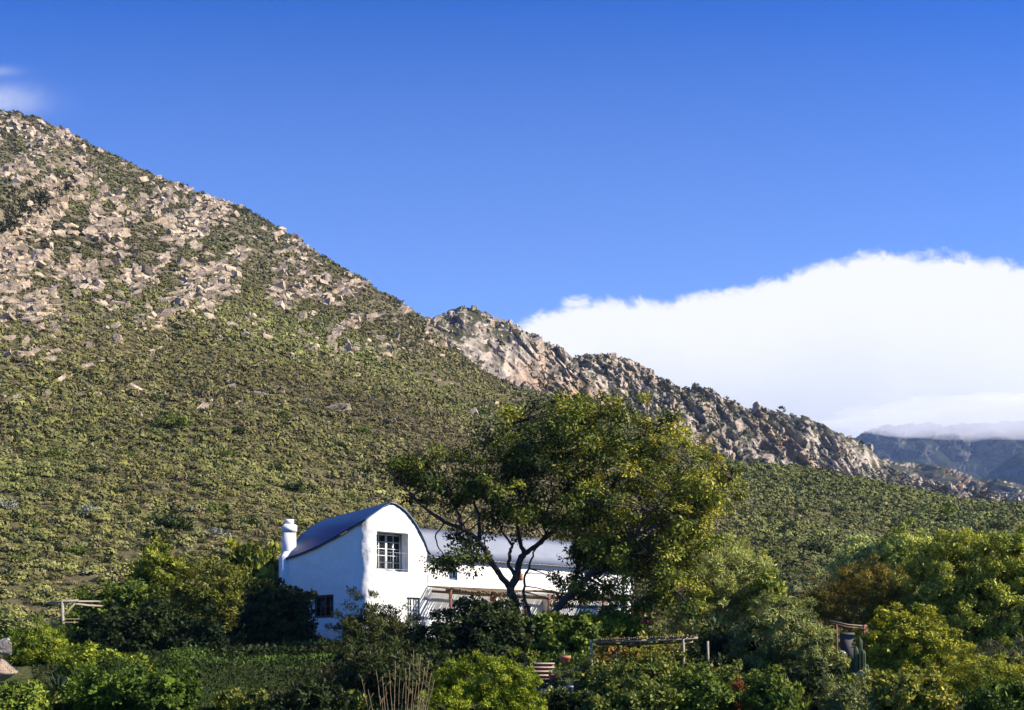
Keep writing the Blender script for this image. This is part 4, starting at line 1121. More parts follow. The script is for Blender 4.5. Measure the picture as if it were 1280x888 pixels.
sh('bright_bush', 'bright lime green feathery bush beside the orange boulder', 'bush', 52, [(50,815,52,33,27,1.1),(35,828,52,24,20,.9)], 330, 70, .26, .13, .22, LIME, up=.7)
sh('grey_bush', 'pale grey-green bush at the left edge below the slope', 'bush', 63, [(18,785,63,32,16,1.2),(-15,780,63,30,18,1.2)], 150, 60, .34, .17, .3, GREYG, up=.4)
sh('dark_shrub', 'dark shrub close behind the bright feathery bush and boulders', 'shrub', 57, [(85,808,57,28,18,1.2),(20,812,58,36,14,1.2)], 170, 60, .34, .17, .45, MIDG)

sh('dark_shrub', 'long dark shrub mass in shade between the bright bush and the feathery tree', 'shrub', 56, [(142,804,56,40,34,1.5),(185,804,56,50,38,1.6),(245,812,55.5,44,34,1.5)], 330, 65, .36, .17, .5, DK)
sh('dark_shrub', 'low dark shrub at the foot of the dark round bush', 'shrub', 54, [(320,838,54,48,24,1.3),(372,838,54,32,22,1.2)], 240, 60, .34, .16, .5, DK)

def boulders():
    V, Fc = rock_proto(301, 3, 12)
    for (px, py, Y, a, b, lab) in ((4, 808, 49, 15, 12, 'pale grey boulder at the left edge above the orange one'), (4, 836, 47, 20, 16, 'orange and cream sandstone boulder at the left edge of the garden')):
        k = Y/F; o = mesh_np('garden_boulder', V*np.array([a, a*.8, b])*k, Fc, STONE if py < 820 else rock_material('orange_stone', (.5, .36, .24), (.5, .25, .12), (.2, .14, .1), 3.)); p = W(px, py, Y); o.location = p; tag(o, lab, 'boulder'); o.rotation_euler = (0, 0, py)
    V, Fc = rock_proto(305, 2, 9); r = np.random.default_rng(3)
    for i in range(15):
        px = 318+i*4.2+r.normal(0, 1.2); Y = 41.5+r.normal(0, .25); x = W(px, 0, Y)[0]; s = r.uniform(.07, .14)
        o = bpy.data.objects.new('edging_stone', bpy.data.meshes[bpy.data.objects['garden_boulder'].data.name] if False else STM) if False else mesh_np('edging_stone', V*np.array([s*1.2, s, s*.8]), Fc, STONE)
        o.location = (x, Y, ground_z(x, Y)+.05); o.rotation_euler = (0, 0, r.uniform(0, 6)); tag(o, 'small pale stone in the loose row across the shaded lawn', 'stone', 'stones edging the shaded lawn')
    for (px, py, Y, s, lab) in ((1077, 846, 46.5, .26, 'rounded grey rock at the foot of the tall cactus'), (1068, 856, 45.5, .2, 'small grey rock below the rounded one near the cactus'), (1088, 853, 45.8, .22, 'flat grey rock right of the cactus under the yellow-green bush')):
        o = mesh_np('rock', V*s, Fc, STONE); o.location = W(px, py, Y); tag(o, lab, 'rock')
boulders()

def agave(px, Y, h, label, cols, n=46, name='agave'):
    r = np.random.default_rng(int(px)); x = W(px, 0, Y)[0]; z = ground_z(x, Y); Vs, Qs = [], []; off = 0; cs = []
    for i in range(n):
        th = i*2.399963; el = .15+1.25*(i/n); L = h*(1.1-.35*i/n)*r.uniform(.9, 1.1); m = 7
        for j in range(m):
            u = j/(m-1); e = el-.5*u*u*(1-i/n); rr = L*u
            c = np.array([x+rr*cos(th)*cos(e), Y+rr*sin(th)*cos(e), z+.05+rr*sin(e)]); w = .05*h*1.3*(1-u)**.6*(.7+1.2*u*(1-u)); s = np.array([-sin(th), cos(th), 0])*w
            up = np.array([-cos(th)*sin(e), -sin(th)*sin(e), cos(e)])*w*.5
            Vs += [c-s+up, c, c+s+up]
        for j in range(m-1):
            b = off+j*3; Qs += [(b, b+1, b+4, b+3), (b+1, b+2, b+5, b+4)]
        off += m*3; cs += [pal(cols, np.array([r.random()]), r)[0]]*(m*3)
    o = mesh_np(name, np.array(Vs), np.array(Qs), LEAF, col=np.array(cs), loc=np.array([x, Y, z])); tag(o, label, 'plant')
agave(72, 40, 1.25, 'dark spiky rosette plant in the shaded ground cover', [(.02, .032, .022), (.04, .055, .035)])
agave(700, 48.2, .55, 'pale aloe rosette just right of the brick steps', GREYG, 26, 'aloe')
agave(716, 48.6, .6, 'larger pale aloe rosette below the tall terracotta jar', GREYG, 26, 'aloe')
agave(701, 46.2, .4, 'small yellow-green aloe in front of the other two', LIME, 22, 'aloe')
agave(737, 47.5, .5, 'aloe rosette growing beside the left pergola post', GREYG, 24, 'aloe')

def ground_cover():
    r = np.random.default_rng(21)
    Vs, Ts, Cs = [], [], []; off = 0
    def patch(px0, px1, Y0, Y1, hmax, n, L, cols, wd=.6, lum=.45):
        nonlocal off
        Y = r.uniform(Y0, Y1, n); px = r.uniform(px0, px1, n); X = (px-CX)*Y/F; Z = height(X, Y)
        hb = hmax*(.55+.6*fbm(X*lum, Y*lum, 3.3, 3)); ed = np.minimum(1, np.minimum(px-px0, px1-px)/25.)*np.minimum(1, np.minimum(Y-Y0, Y1-Y)/1.2)
        hb = np.maximum(hb, .1)*np.clip(ed, .1, 1); P = np.stack([X, Y, Z+hb*(1-.55*r.random(n)**2)], 1)
        A = r.normal(0, .7, (n, 3))+np.array([0, 0, .35]); Nn = np.array([0, 0, 1.])+r.normal(0, .5, (n, 3)); ll = L*np.exp(r.normal(0, .25, n))
        V, T = leaf_mesh(P, A, Nn, ll, ll*wd); tint = np.clip(.5+.5*fbm(X*.7, Y*.7, 9.1, 2)+r.normal(0, .2, n), 0, 1)
        Vs.append(V); Ts.append(T+off); Cs.append(np.repeat(pal(cols, tint, r), 4, axis=0)); off += len(V)
    GC = [(.016, .032, .007), (.034, .06, .010), (.10, .15, .02)]  # greens darkened to carry the shade over the left bed
    patch(-80, 115, 36, 45, .5, 30000, .09, GC, .6, .6)
    patch(70, 250, 36, 50, 1.3, 52000, .09, GC, .6, .6)
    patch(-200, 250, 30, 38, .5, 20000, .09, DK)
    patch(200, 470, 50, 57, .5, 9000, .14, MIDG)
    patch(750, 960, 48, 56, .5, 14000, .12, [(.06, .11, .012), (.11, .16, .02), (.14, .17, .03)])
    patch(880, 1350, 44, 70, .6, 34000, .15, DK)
    patch(540, 1800, 29, 38.5, .16, 26000, .09, DK, .5, .9)  # shade along the bottom edge put into this strip's leaf colour
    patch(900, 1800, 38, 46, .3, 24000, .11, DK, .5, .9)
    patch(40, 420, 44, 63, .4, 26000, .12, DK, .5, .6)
    patch(660, 760, 50, 56, .6, 9000, .13, MIDG)
    patch(-250, 350, 62, 80, .5, 20000, .16, [(.05, .06, .02), (.09, .10, .03), (.12, .13, .04)])
    patch(800, 1500, 66, 82, .6, 26000, .18, [(.05, .06, .02), (.09, .10, .03), (.12, .13, .04)])
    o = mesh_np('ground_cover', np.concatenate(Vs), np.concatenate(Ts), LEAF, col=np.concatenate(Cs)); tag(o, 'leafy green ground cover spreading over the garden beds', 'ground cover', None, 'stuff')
    n = 42000; Y = r.uniform(30, 50, n); px = r.uniform(225, 700, n); X = (px-CX)*Y/F; Z = height(X, Y)
    A = np.array([0, 0, 1.])+r.normal(0, .35, (n, 3)); L = .12*np.exp(r.normal(0, .3, n)); V, T = leaf_mesh(np.stack([X, Y, Z-.01], 1), A, r.normal(0, 1, (n, 3)), L, L*.16)
    o = mesh_np('grass', V, T, LEAF, col=np.repeat(pal([(.02, .036, .010), (.038, .062, .014)], r.random(n), r), 4, axis=0)); tag(o, 'short green lawn grass in the shade', 'grass', None, 'stuff')  # blades coloured dark to stand for shade on the lawn
ground_cover()

# in front of the house
sh('dark_shrub', 'dark wispy shrub before the corner of the white house', 'shrub', 54, [(462,788,54,42,28,1.4),(498,802,54,42,26,1.4),(452,825,53,46,26,1.5),(490,830,53,56,26,1.5)], 640, 75, .34, .13, .24, [(.022,.036,.014),(.04,.058,.02),(.06,.075,.028)], up=.8, shell=.5)
def sprigs():
    r = np.random.default_rng(31); 
    for (px, py0, py1, lab) in ((488, 772, 742, 'tall thin sprig rising before the sunlit house wall'),):
        pass
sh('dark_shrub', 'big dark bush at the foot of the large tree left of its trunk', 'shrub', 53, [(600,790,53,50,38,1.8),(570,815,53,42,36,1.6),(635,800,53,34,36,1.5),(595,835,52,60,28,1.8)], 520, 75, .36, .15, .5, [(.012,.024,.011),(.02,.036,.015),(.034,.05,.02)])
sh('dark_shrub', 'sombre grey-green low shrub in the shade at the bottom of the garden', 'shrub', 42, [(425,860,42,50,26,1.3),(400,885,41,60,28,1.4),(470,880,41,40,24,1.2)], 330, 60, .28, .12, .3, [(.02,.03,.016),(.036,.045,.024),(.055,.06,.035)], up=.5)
sh('bright_bush', 'rounded vivid yellow-green bush in front of the dead stalks and steps', 'bush', 36, [(610,850,36,38,30,1.0),(568,858,36,26,26,.8),(645,862,36,28,28,.8),(600,880,36,62,34,1.1),(555,885,35,24,26,.7),(655,888,35.5,26,26,.7)], 330, 130, .19, .085, .26, [(.055,.095,.008),(.11,.165,.012),(.20,.27,.03)], up=.8)
sh('creeper', 'thin light green creeper climbing at the left of the steps', 'creeper', 47.5, [(664,835,47.3,4,20,.2),(665,860,47.2,6,14,.25)], 60, 26, .12, .1, .5, [(.05,.08,.015),(.10,.14,.03),(.15,.18,.05)], nst=3, stem_r=.015)
sh('leafy_shrub', 'mid green leafy shrub right of the tree trunk above the steps', 'shrub', 53, [(690,795,53,30,26,1.2),(660,800,53,22,26,1.1),(725,800,53,30,22,1.2)], 300, 55, .32, .19, .5, MIDG, shell=.4)
sh('leafy_shrub', 'sunlit shrub with yellow-green leaves behind the garden pergola roof', 'shrub', 54, [(775,785,54,34,14,1.0),(735,785,54,20,14,.9)], 160, 50, .28, .17, .45, LIME, shell=.4)
def stalks():
    r = np.random.default_rng(41); x, Y = W(497, 0, 33.5)[0], 33.5; z = ground_z(x, Y); root = empty('dry_plant', (x, Y, z), 'cluster of bare dry brown stalks standing before the dark shrubs', 'plant')
    m = MB()
    tops = [(452, 848), (460, 862), (470, 838), (478, 846), (487, 838), (494, 826), (500, 842), (507, 836), (512, 832), (517, 812), (521, 850), (526, 818), (531, 834), (536, 826), (543, 850), (482, 858), (505, 855), (539, 842), (475, 870), (530, 862)]
    for (px, py) in tops:
        d = r.uniform(-.5, .5); t = W(px, py, Y+d); b = np.array([x+(t[0]-x)*.55+r.normal(0, .06), Y+d*.6, z-.05]); mid = (b+t)/2+r.normal(0, .03, 3)
        u = np.linspace(0, 1, 8)[:, None]; q = (1-u)**2*b+2*u*(1-u)*mid+u*u*t; q[1:-1] += r.normal(0, .008, (6, 3)); m.tube(q, np.linspace(.016, .006, 8), 6)
        for k in range(r.integers(1, 4)):
            j = r.integers(4, 8); e = q[j]+np.array([r.normal(0, .07), r.normal(0, .05), r.uniform(.08, .2)]); m.tube([q[j], (q[j]+e)/2+r.normal(0, .01, 3), e], [.007, .006, .004], 5)
    m.build('stalks', simple('dry_stalk', (.16, .11, .06), (.30, .22, .13), 10, .9, .2), root)
stalks()

# roses and the bed by the pergola
def flowers(root, loc, ells, n, size, colour, seed):
    r = np.random.default_rng(seed); E = [S(*e) for e in ells]; C, D = cluster_centres(E, n, r, .95, .1); D = unit(D+np.array([0, -.4, .5]))
    for i in range(n):
        m = MB(); 
        k = 9; a = r.uniform(0, 2*pi, k); U = unit(np.cross(D[i], [.3, .2, .9])); Wv = np.cross(D[i], U)
        A = unit((np.cos(a)[:, None]*U+np.sin(a)[:, None]*Wv)*r.uniform(.3, 1, (k, 1))+D[i]*.6); V, T = leaf_mesh(np.tile(C[i], (k, 1)), A, np.tile(D[i], (k, 1)), size, size*.8, .2)
        mesh_np('blossom', V-loc, T, LEAF, root, np.tile(np.array(colour)*r.uniform(.8, 1.2), (len(V), 1)))
rose = [(758, 858, 40, 'rose bush with red blooms at the foot of the left pergola post', (.35, .02, .015), 26, 18), (800, 862, 39, 'rose bush with pale pink blooms below the middle of the pergola', (.42, .22, .2), 32, 22),
        (838, 858, 40, 'rose bush with a few orange blooms before the right pergola post', (.42, .12, .03), 28, 20), (880, 864, 39.5, 'rose bush with red hips right of the pergola', (.3, .03, .02), 32, 20), (925, 868, 38.5, 'rose bush with small reddish shoots at the bottom edge', (.3, .06, .03), 32, 18)]
for i, (px, py, Y, lab, c, rx, rz) in enumerate(rose):
    e = [(px, py, Y, rx*1.2, rz*1.4, 1.0), (px+8, py+20, Y, rx*1.1, rz, .9)]
    root, loc = sh('rose_bush', lab, 'rose bush', Y, e, 260, 50, .2, .10, .55, RS, group='rose bushes in the bed below the garden pergola', up=.3, stem_r=.014, nst=12)
    flowers(root, loc, e, 12, .09, c, 60+i)
sh('garden_shrub', 'leafy shrub with reddish young leaves under the pergola roof', 'shrub', 49, [(762,832,49,24,24,1.0),(785,845,48.5,26,18,1.0)], 220, 50, .24, .15, .45, [(.05,.075,.018),(.12,.15,.03),(.24,.14,.06)], shell=.4)
sh('garden_shrub', 'pale olive shrub under the middle of the pergola', 'shrub', 51, [(828,828,51,34,22,1.2)], 200, 55, .26, .15, .3, [(.09,.115,.03),(.18,.21,.055),(.28,.29,.09)], up=.5)
sh('garden_shrub', 'dark green shrub between the pergola posts on the right', 'shrub', 48, [(870,838,48,24,20,1.0)], 160, 55, .24, .14, .45, DK)
sh('garden_shrub', 'low yellow-green shrub before the bright strip of ground', 'shrub', 46, [(815,846,46,34,10,.9),(760,852,45,20,12,.8)], 170, 50, .2, .12, .4, LIME)
root, loc = sh('flowering_shrub', 'magenta flowering climber behind the pergola roof', 'shrub', 53, [(805,795,53,14,16,.6),(792,810,53,10,14,.5)], 70, 45, .2, .13, .5, MIDG, shell=.4)
flowers(root, loc, [(805,792,53,13,14,.6),(793,812,53,8,14,.5)], 34, .11, (.30, .03, .22), 90)
for i, (px, py, Y, lab) in enumerate(((922, 862, 37.5, 'leftmost of the red-brown seeding spikes at the bottom edge'), (936, 866, 37.2, 'middle red-brown seeding spike at the bottom edge'), (958, 872, 37, 'rightmost red-brown seeding spike at the bottom edge'))):
    sh('seed_spike', lab, 'plant', Y, [(px, py+10, Y, 4, 16, .12), (px+2, py-2, Y, 3, 9, .08)], 40, 26, .09, .06, .4, [(.16, .06, .03), (.22, .10, .05)], nst=3, stem_r=.012, group='red seeding spikes at the bottom edge')

# more of the planting along the bottom edge
sh('leafy_shrub', 'mid green leafy shrub at the bottom edge below the rose bushes', 'shrub', 35.5, [(795,878,35.5,40,32,.9),(757,888,35.5,28,26,.7)], 230, 55, .2, .11, .5, RS)
sh('leafy_shrub', 'broad mid green shrub at the bottom edge left of the red spikes', 'shrub', 36, [(868,876,36,40,30,.9)], 210, 55, .2, .11, .5, MIDG)
sh('dark_shrub', 'dark shrub at the bottom edge between steps and rose bushes', 'shrub', 37, [(715,886,37,26,18,.7)], 130, 55, .2, .11, .5, DK)
sh('leafy_shrub', 'yellow-green leafy shrub at the bottom edge left of the layered bush', 'shrub', 37, [(1118,872,37,36,30,.9),(1158,876,37,28,30,.8)], 240, 50, .2, .12, .5, [(.06,.09,.018),(.15,.18,.035),(.26,.28,.07)], up=.4)
sh('grey_bush', 'soft grey-green bush at the bottom edge below the cactus', 'bush', 37, [(1062,880,37,36,24,.8)], 180, 55, .2, .12, .25, GREYG, up=.6)
sh('leafy_shrub', 'dense green shrub at the very bottom right corner', 'shrub', 36, [(1262,882,36,46,26,.9)], 190, 55, .2, .12, .4, MIDG)
sh('dark_shrub', 'black-green shrub at the bottom edge under the drooping tree', 'shrub', 39, [(1012,876,39,34,30,1.0)], 170, 55, .24, .13, .5, DK)
sh('leafy_shrub', 'loose green shrub at the bottom edge right of the red spikes', 'shrub', 36, [(965,880,36,30,26,.8)], 150, 50, .2, .13, .4, MIDG, up=.6)
sh('dark_shrub', 'dark leafy mound at the bottom edge right of the spiky rosette', 'shrub', 37, [(140,868,37,50,26,1.1),(195,872,37,42,26,1.0)], 300, 60, .24, .12, .5, [(.02,.045,.01),(.04,.08,.014),(.09,.15,.02)])
sh('leafy_shrub', 'sunlit bright green mound between the lime bush and the lawn', 'shrub', 46, [(150,838,46,34,18,1.1),(112,834,46,28,16,1.0)], 230, 55, .24, .13, .5, LIME)
sh('dark_shrub', 'dark low leafy plant in the bottom left corner', 'shrub', 36, [(15,886,36,40,20,.9)], 150, 55, .22, .12, .5, MIDG)
sh('dark_shrub', 'dark shrub at the bottom edge left of the dry stalks', 'shrub', 36, [(395,884,36,40,26,.9),(352,892,36,26,16,.8)], 230, 60, .22, .11, .4, DK, up=.4)
sh('dark_shrub', 'dark shrub right behind the dry stalks', 'shrub', 39, [(500,852,39,40,30,1.0),(465,842,40,34,26,.9)], 300, 60, .24, .12, .35, [(.02,.034,.014),(.036,.05,.02),(.06,.075,.03)], up=.6)
sh('dark_shrub', 'dark shrub filling the shade between stalks and house', 'shrub', 47, [(470,838,47,56,28,1.3),(530,842,47,40,26,1.2)], 340, 65, .3, .14, .4, DK, up=.4)
rt = np.random.default_rng(77)
for px in (690, 735, 772, 830, 905, 945, 1000, 1035, 1090, 1135, 1185, 1225, 1275, 320, 270, 205, 90, 440):
    sh('low_tuft', 'low green tuft in the shade along the bottom edge of the garden', 'plant', 38.4, [(px+rt.normal(0, 6), 880, 38.4+rt.normal(0, .4), rt.uniform(12, 24), rt.uniform(8, 17), .4)], 45, 40, .16, .12, .35, [RS, MIDG, DK, GREYG][rt.integers(0, 4)], group='low tufts along the bottom edge', up=.7, nst=3, stem_r=.012)
# right side
sh('willow_tree', 'grey-green willowy tree with soft fine foliage right of the large tree', 'tree', 60, [(895,725,60,48,46,1.8),(872,705,60,30,28,1.3),(930,738,60,34,46,1.6),(890,775,60,52,40,2.0)], 560, 95, .36, .17, .17, [(.09,.125,.055),(.21,.27,.11),(.34,.42,.20)], part='crown', up=.35, stem_r=.07, nst=10)
sh('olive_tree', 'drooping grey-green olive-like tree in front of the willowy one', 'tree', 49, [(975,785,49,38,40,1.5),(945,800,49,32,34,1.3),(1005,815,49,36,42,1.5),(985,855,49,42,36,1.6),(1015,850,49,28,38,1.2)], 500, 105, .30, .14, .24, [(.05,.08,.035),(.115,.155,.06),(.22,.27,.11)], part='crown', up=-.35, stem_r=.06, nst=10)
sh('leafy_shrub', 'slim light green shrub rising behind the drooping tree', 'shrub', 58, [(962,745,58,16,26,.8),(950,760,58,20,24,.9)], 130, 55, .28, .16, .4, [(.06,.10,.022),(.14,.20,.04),(.25,.31,.07)], up=.7)
sh('dark_shrub', 'black-green shrub in deep shade behind the right pergola post', 'shrub', 51, [(912,835,51,36,40,1.6),(885,820,51,26,26,1.2)], 260, 60, .36, .16, .5, DK)
sh('orange_shrub', 'orange-tinged bushy shrub behind the small shelter', 'shrub', 66, [(1085,738,66,44,32,1.6),(1040,756,66,34,22,1.3),(1125,756,66,30,28,1.3),(1065,765,66,50,24,1.5)], 360, 75, .36, .17, .18, ORNG, up=.9)
sh('pale_shrub', 'pale silvery green shrub at the back left of the orange one', 'shrub', 73, [(1075,702,73,24,28,1.3),(1062,715,73,22,20,1.2)], 190, 95, .38, .16, .36, [(.13,.19,.085),(.25,.33,.15),(.36,.45,.22)], up=.8)
sh('pale_shrub', 'taller pale green shrub between the silvery one and the big right tree', 'shrub', 72, [(1120,695,72,26,32,1.4),(1150,700,72,26,26,1.4),(1110,725,72,34,24,1.4)], 280, 95, .4, .16, .36, [(.13,.19,.055),(.25,.33,.095),(.36,.45,.15)], up=.8)
sh('broad_tree', 'broad bright green tree filling the right edge of the garden', 'tree', 63, [(1195,714,63,52,46,2.2),(1250,708,63,44,42,2.2),(1300,725,63,50,48,2.4),(1215,770,63,60,44,2.5),(1275,775,63,60,44,2.5),(1170,750,63,36,32,1.8)], 760, 150, .42, .15, .36, [(.06,.095,.02),(.17,.225,.04),(.30,.37,.075)], part='crown', up=.3, stem_r=.09, nst=14)
sh('round_bush', 'rounded yellow-green bush right of the tall cactus', 'bush', 51, [(1135,800,51,50,36,1.7),(1110,812,51,34,32,1.4),(1160,815,51,34,34,1.4),(1135,835,51,48,24,1.6)], 520, 110, .27, .11, .4, [(.08,.11,.014),(.18,.22,.025),(.30,.34,.045)])
sh('feathery_bush', 'layered feathery yellow-green bush at the lower right corner', 'bush', 41, [(1215,845,41,40,26,1.2),(1265,855,41,40,26,1.2),(1185,868,41,30,22,1.0),(1235,885,41,50,26,1.3)], 430, 80, .22, .11, .2, [(.065,.095,.012),(.15,.19,.022),(.26,.30,.04)], flat=.4)
sh('grey_bush', 'soft blue-grey shrub behind the layered bush at the right edge', 'bush', 47, [(1255,828,47,36,14,1.2),(1290,832,47,36,18,1.2)], 190, 60, .24, .16, .16, [(.04,.052,.035),(.065,.08,.055),(.09,.105,.075)], up=.8)
sh('leafy_shrub', 'pale leaved low plant in front of the rounded yellow-green bush', 'shrub', 44, [(1135,865,44,28,18,.9),(1165,868,44,22,20,.9),(1115,880,43,24,16,.8)], 230, 42, .2, .14, .55, [(.08,.11,.018),(.19,.23,.04),(.30,.33,.08)], up=.5)
sh('dark_shrub', 'dark shrub in shade below the small shelter', 'shrub', 46, [(1035,865,46,36,24,1.2),(1085,875,44.5,26,16,1.0)], 220, 55, .26, .13, .5, DK)
sh('leafy_shrub', 'small bright green plant at the foot of the cactus', 'shrub', 44, [(1063,866,44,10,12,.35)], 45, 36, .15, .14, .6, LIME)
sh('low_plant', 'low grey-green tuft at the bottom edge below the cactus', 'plant', 41, [(1040,886,41,20,10,.6),(1090,888,41,26,10,.7)], 90, 45, .16, .12, .3, GREYG, up=.6)
sh('low_plant', 'broad low green plant at the bottom edge between roses and olive-like tree', 'plant', 39, [(975,884,38,34,18,.7)], 90, 45, .18, .13, .5, RS, up=.3)
sh('leafy_shrub', 'small dark leaved shrub tucked under the olive-like tree', 'shrub', 44, [(965,872,44,30,20,1.0)], 130, 50, .24, .14, .45, MIDG)

def cactus():
    Y = 47.; x = W(1074, 0, Y)[0]; z = ground_z(x, Y); root = empty('cactus', (x, Y, z), 'tall ribbed column cactus standing in front of the small shelter', 'cactus')
    for (px, pt, dy) in ((1070, 808, 0), (1075, 797, .1), (1079, 812, -.1), (1066, 825, .15), (1083, 830, .1)):
        m = MB(); a = W(px, pt, Y+dy); nr, nc = 16, 24; rows = []
        for i in range(nr):
            u = i/(nr-1); zz = z-.1+(a[2]-z+.1)*u; rr = .085*(1 if u < .9 else max(.05, math.sqrt(max(0, 1-((u-.9)/.1)**2)))); th = np.arange(nc)*2*pi/nc; r2 = rr*(1+.16*np.cos(th*6))
            rows.append(np.stack([a[0]+(px-1074)*.002*(1-u)+r2*np.cos(th), Y+dy+r2*np.sin(th), np.full(nc, zz)], 1))
        V = np.concatenate(rows); Q = [(i*nc+j, i*nc+(j+1) % nc, (i+1)*nc+(j+1) % nc, (i+1)*nc+j) for i in range(nr-1) for j in range(nc)]
        m.add(V, Q); m.build('stem', CACTUS, root)
cactus()

# distinct larger bushes on the slope
def slope_bushes():
    r = np.random.default_rng(55)
    spots = [(120, 590, 13, 6, 'd'), (215, 656, 30, 11, 'd'), (205, 672, 26, 8, 'd'), (120, 478, 14, 6, 'd'), (70, 568, 14, 8, 'l'), (285, 570, 12, 6, 'l'), (345, 588, 14, 7, 'd'), (380, 612, 18, 8, 'd'),
             (330, 612, 12, 6, 'l'), (275, 640, 16, 8, 'l'), (110, 642, 16, 9, 's'), (8, 633, 12, 8, 's'), (270, 668, 16, 5, 's'), (382, 504, 10, 5, 's'), (150, 462, 10, 5, 'd'), (215, 530, 22, 9, 'l'), (195, 545, 14, 7, 'l'),
             (50, 520, 12, 6, 'd'), (20, 548, 12, 6, 'd'), (350, 520, 10, 6, 'l'), (300, 540, 12, 6, 'd'), (415, 500, 10, 5, 'd'), (450, 540, 12, 6, 'l'), (420, 560, 14, 6, 'd'), (455, 590, 14, 7, 'd'), (440, 625, 12, 7, 'l'),
             (985, 664, 17, 8, 'd'), (1025, 686, 24, 11, 'd'), (1005, 640, 10, 5, 'd'), (1050, 640, 10, 5, 'd'), (1120, 660, 12, 6, 'd'), (975, 690, 12, 6, 'l'), (960, 645, 12, 6, 'l'), (1180, 652, 12, 5, 'd'), (1250, 660, 14, 7, 'd'), (1080, 625, 8, 4, 'd'), (1160, 640, 8, 4, 'l'),
             (60, 620, 10, 6, 'd'), (150, 615, 10, 5, 'd'), (40, 660, 12, 6, 'l'), (95, 690, 14, 6, 'l'), (160, 640, 10, 5, 'd'), (10, 590, 10, 6, 'd'), (245, 605, 10, 5, 'd'), (310, 655, 14, 7, 'd'), (60, 720, 12, 6, 'd'), (25, 700, 12, 6, 'l'), (140, 700, 12, 6, 'd'), (960, 610, 8, 4, 'd'), (1225, 640, 8, 4, 'd'), (520, 520, 10, 5, 'l'), (560, 505, 9, 4, 'd'), (600, 515, 9, 4, 'l'), (480, 490, 9, 4, 'd'),
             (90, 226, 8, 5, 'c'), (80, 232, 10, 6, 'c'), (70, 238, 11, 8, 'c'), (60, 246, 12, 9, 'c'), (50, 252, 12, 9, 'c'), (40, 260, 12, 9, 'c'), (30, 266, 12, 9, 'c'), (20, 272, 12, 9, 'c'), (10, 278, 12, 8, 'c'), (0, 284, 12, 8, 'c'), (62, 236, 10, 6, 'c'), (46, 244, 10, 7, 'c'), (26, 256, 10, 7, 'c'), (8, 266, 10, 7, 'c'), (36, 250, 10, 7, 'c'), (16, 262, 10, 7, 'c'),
             (260, 490, 9, 5, 'd'), (320, 480, 9, 4, 'l'), (190, 500, 10, 5, 'd'), (90, 540, 10, 5, 'd'), (160, 570, 10, 5, 'l')]
    col = {'d': [(.018, .03, .010), (.038, .055, .016), (.06, .08, .02)], 'l': [(.06, .085, .014), (.10, .13, .022), (.14, .17, .035)], 'c': [(.012, .018, .008), (.02, .028, .012), (.03, .04, .016)], 's': [(.14, .15, .12), (.22, .24, .2), (.30, .32, .28)]}  # cleft bushes coloured near-black to stand for its shade, besides dark growth
    lab = {'c': 'near-black green bush standing in for shade in the cleft of the upper left rocks', 'd': 'dark green bush standing out among low scrub on the slope', 'l': 'light yellow-green bush among low scrub on the slope', 's': 'silvery white-leaved bush on the open slope'}
    grp = {'c': 'dark bushes standing in for shade in the cleft of the upper rocks', 'd': 'dark bushes on the slope', 'l': 'light green bushes on the slope', 's': 'silvery bushes on the slope'}
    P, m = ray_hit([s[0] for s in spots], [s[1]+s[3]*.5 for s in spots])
    for i, s in enumerate(spots):
        if not m[i]: continue
        k = P[i, 1]/F; a, b = s[2]*k, s[3]*k
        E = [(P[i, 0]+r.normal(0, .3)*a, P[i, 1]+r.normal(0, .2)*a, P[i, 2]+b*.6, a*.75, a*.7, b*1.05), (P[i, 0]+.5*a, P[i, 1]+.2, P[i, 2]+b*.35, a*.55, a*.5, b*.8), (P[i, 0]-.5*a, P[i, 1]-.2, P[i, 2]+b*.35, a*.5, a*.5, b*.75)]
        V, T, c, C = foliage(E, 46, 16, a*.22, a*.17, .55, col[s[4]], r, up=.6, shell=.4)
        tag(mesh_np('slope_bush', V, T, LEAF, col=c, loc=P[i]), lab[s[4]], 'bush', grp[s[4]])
slope_bushes()

# ------------------------------------------------------------------ sky, sun, air, camera
SUN_AZ = radians(101); SUN_EL = radians(37)       # azimuth measured clockwise from the view direction (+Y)
sd = np.array([sin(SUN_AZ)*cos(SUN_EL), cos(SUN_AZ)*cos(SUN_EL), sin(SUN_EL)])
world = bpy.data.worlds.new('World'); scene.world = world; world.use_nodes = True
nt = world.node_tree; nt.nodes.clear()
out = N(nt, 'ShaderNodeOutputWorld')
sky = N(nt, 'ShaderNodeTexSky', sky_type='NISHITA'); sky.sun_disc = False; sky.sun_elevation = SUN_EL; sky.sun_rotation = SUN_AZ
sky.air_density = 1.0; sky.dust_density = .35; sky.ozone_density = 3.2; sky.altitude = 300
hs = N(nt, 'ShaderNodeHueSaturation'); hs.inputs['Saturation'].default_value = 1.25; nt.links.new(sky.outputs[0], hs.inputs['Color'])
skyc = mixc(nt, 1.0, hs.outputs[0], (.26, .69, 1.36), 'MULTIPLY')
bg = N(nt, 'ShaderNodeBackground'); bg.inputs['Strength'].default_value = .066
# a bank of cloud fixed in the sky, described by compass direction and height
tc = N(nt, 'ShaderNodeTexCoord'); sx = N(nt, 'ShaderNodeSeparateXYZ'); nt.links.new(tc.outputs['Generated'], sx.inputs[0])
def M(op, a, b=None, c=None, clamp=False):
    n = N(nt, 'ShaderNodeMath', operation=op); n.use_clamp = clamp
    for i, v in enumerate((a, b, c)):
        if v is None: continue
        if hasattr(v, 'is_linked'): nt.links.new(v, n.inputs[i])
        else: n.inputs[i].default_value = v
    return n.outputs[0]
ys = M('MAXIMUM', sx.outputs[1], .02); u = M('DIVIDE', sx.outputs[0], ys); v = M('DIVIDE', sx.outputs[2], ys)
